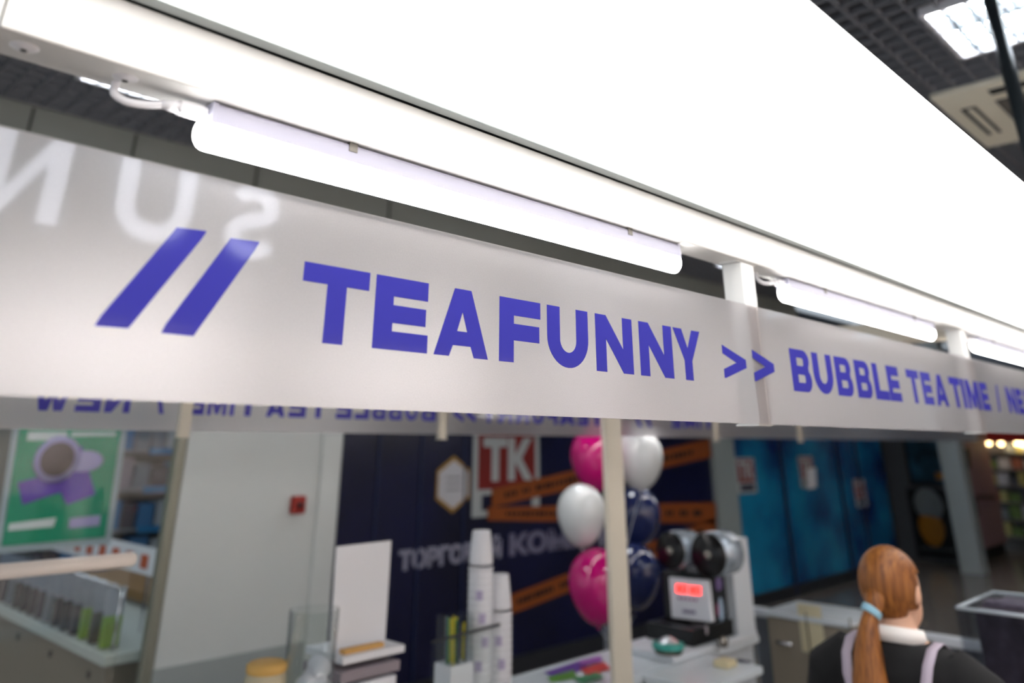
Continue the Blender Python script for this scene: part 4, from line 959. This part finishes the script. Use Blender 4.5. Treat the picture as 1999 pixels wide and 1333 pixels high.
for dx,dy,hx__,hy__ in ((0,.78,.5,.07),(0,-.78,.5,.07),(.78,0,.07,.5),(-.78,0,.07,.5)):
    q=obj('outlet_slot', MB().box(cxm+dx*h-hx__*h,cxm+dx*h+hx__*h,cym+dy*h-hy__*h,cym+dy*h+hy__*h,z-.004,z), DARK, e)
    obj('vane', MB().box(cxm+dx*h-hx__*h*.95,cxm+dx*h+hx__*h*.95,cym+dy*h-hy__*h*.5,cym+dy*h+hy__*h*.3,z-.010,z-.0045), AC, q)
obj('blue_sticker', MB().ball((cxm+h*.1,cym-h*.1,z-.013),.10,.05,.002,n=16), mat('sticker_indigo',(84,78,120),.5), e)
# ================================================================== SHOP ACROSS THE AISLE (seen only mirrored in the acrylic)
YV=4.5; YM=2*D-YV
e=empty('shop_sign',(1.8,YM,HC+1.05),'white lit SUN letters of the shop opposite, mirrored in the acrylic','lettering')
LIT=mat('lit_letter',(255,255,255),.4,em=SIGN_L,emc=(236,240,255))
def stroke(pts,wd,ends=0):
    L_,R_=[],[]
    for i,p in enumerate(pts):
        a=Vector(pts[max(0,i-1)]); b2=Vector(pts[min(len(pts)-1,i+1)]); t=(b2-a).normalized(); nrm=Vector((-t.y,t.x))
        L_.append(tuple(Vector(p)+nrm*wd/2)); R_.append(tuple(Vector(p)-nrm*wd/2))
    return L_+R_[::-1]
z0=HC+1.045; ux0,ux1=1.44,1.87
Hc=.47; sw=.092
U_=[(ux0+sw/2,z0+Hc)]+arc((ux0+ux1)/2,z0+.215,(ux1-ux0)/2-sw/2,.215-sw/2,180,360,22)+[(ux1-sw/2,z0+Hc)]
def lmesh(poly):
    mb=flat_mesh([poly],.03); mb.v=[Vector((v.x,YM+v.z,v.y)) for v in mb.v]; return mb
obj('letter_u', lmesh(stroke(U_,sw)), LIT, e)
sxc=2.27; sr=.145
# the viewer sees these letters mirrored, so here the S curls the other way round in +X
S_pts=[(sxc+.125*math.cos(math.radians(a)), z0+.14+.095*math.sin(math.radians(a))) for a in range(-25,-235,-12)]+[(sxc-.01,z0+.232)]+[(sxc+.118*math.cos(math.radians(a)), z0+.332+.095*math.sin(math.radians(a))) for a in range(-45,160,12)]
obj('letter_s', lmesh(stroke(S_pts,sw*.95)), LIT, e)
nx0,nx1=.80,1.17
Npoly=[(nx1,z0+Hc),(nx1,z0),(nx1-sw,z0),(nx1-sw,z0+Hc*.72),(nx0+sw,z0),(nx0,z0),(nx0,z0+Hc),(nx0+sw,z0+Hc),(nx0+sw,z0+Hc*.28),(nx1-sw,z0+Hc)]
obj('letter_n', lmesh(Npoly), LIT, e)
obj('fascia', MB().box(-3,9,YM-.12,YM-.03,HC+.63,CZ), mat('fascia_grey',(120,130,132),.5), e)
struct('wall_front', MB().box(-4,22,YM-2.6,YM-2.5,0,CZ+.4), mat('white_shop_wall',(236,230,224),.6))
for k in range(4):
    q=empty('shop_lamp',(-1.5+2.6*k,YM-1.2,HC+1.0),'long shop lamp, %s from the left in the shop opposite'%['first','second','third','fourth'][k],'lamp','long lamps in the shop opposite')
    obj('diffuser', MB().box(-2.4+2.6*k,-.4+2.6*k,YM-1.4,YM-1.1,HC+.98,HC+1.02), mat('shop_lamp_lit',(255,255,255),.4,em=38,emc=(255,238,228)), q)
    obj('housing', MB().box(-2.42+2.6*k,-.38+2.6*k,YM-1.42,YM-1.08,HC+1.021,HC+1.06), WHITEP, q)
    obj('suspension', MB().tube([(-1.4+2.6*k,YM-1.25,HC+1.06),(-1.4+2.6*k,YM-1.25,CZ-.012)],.004,n=6), CHROME, q)
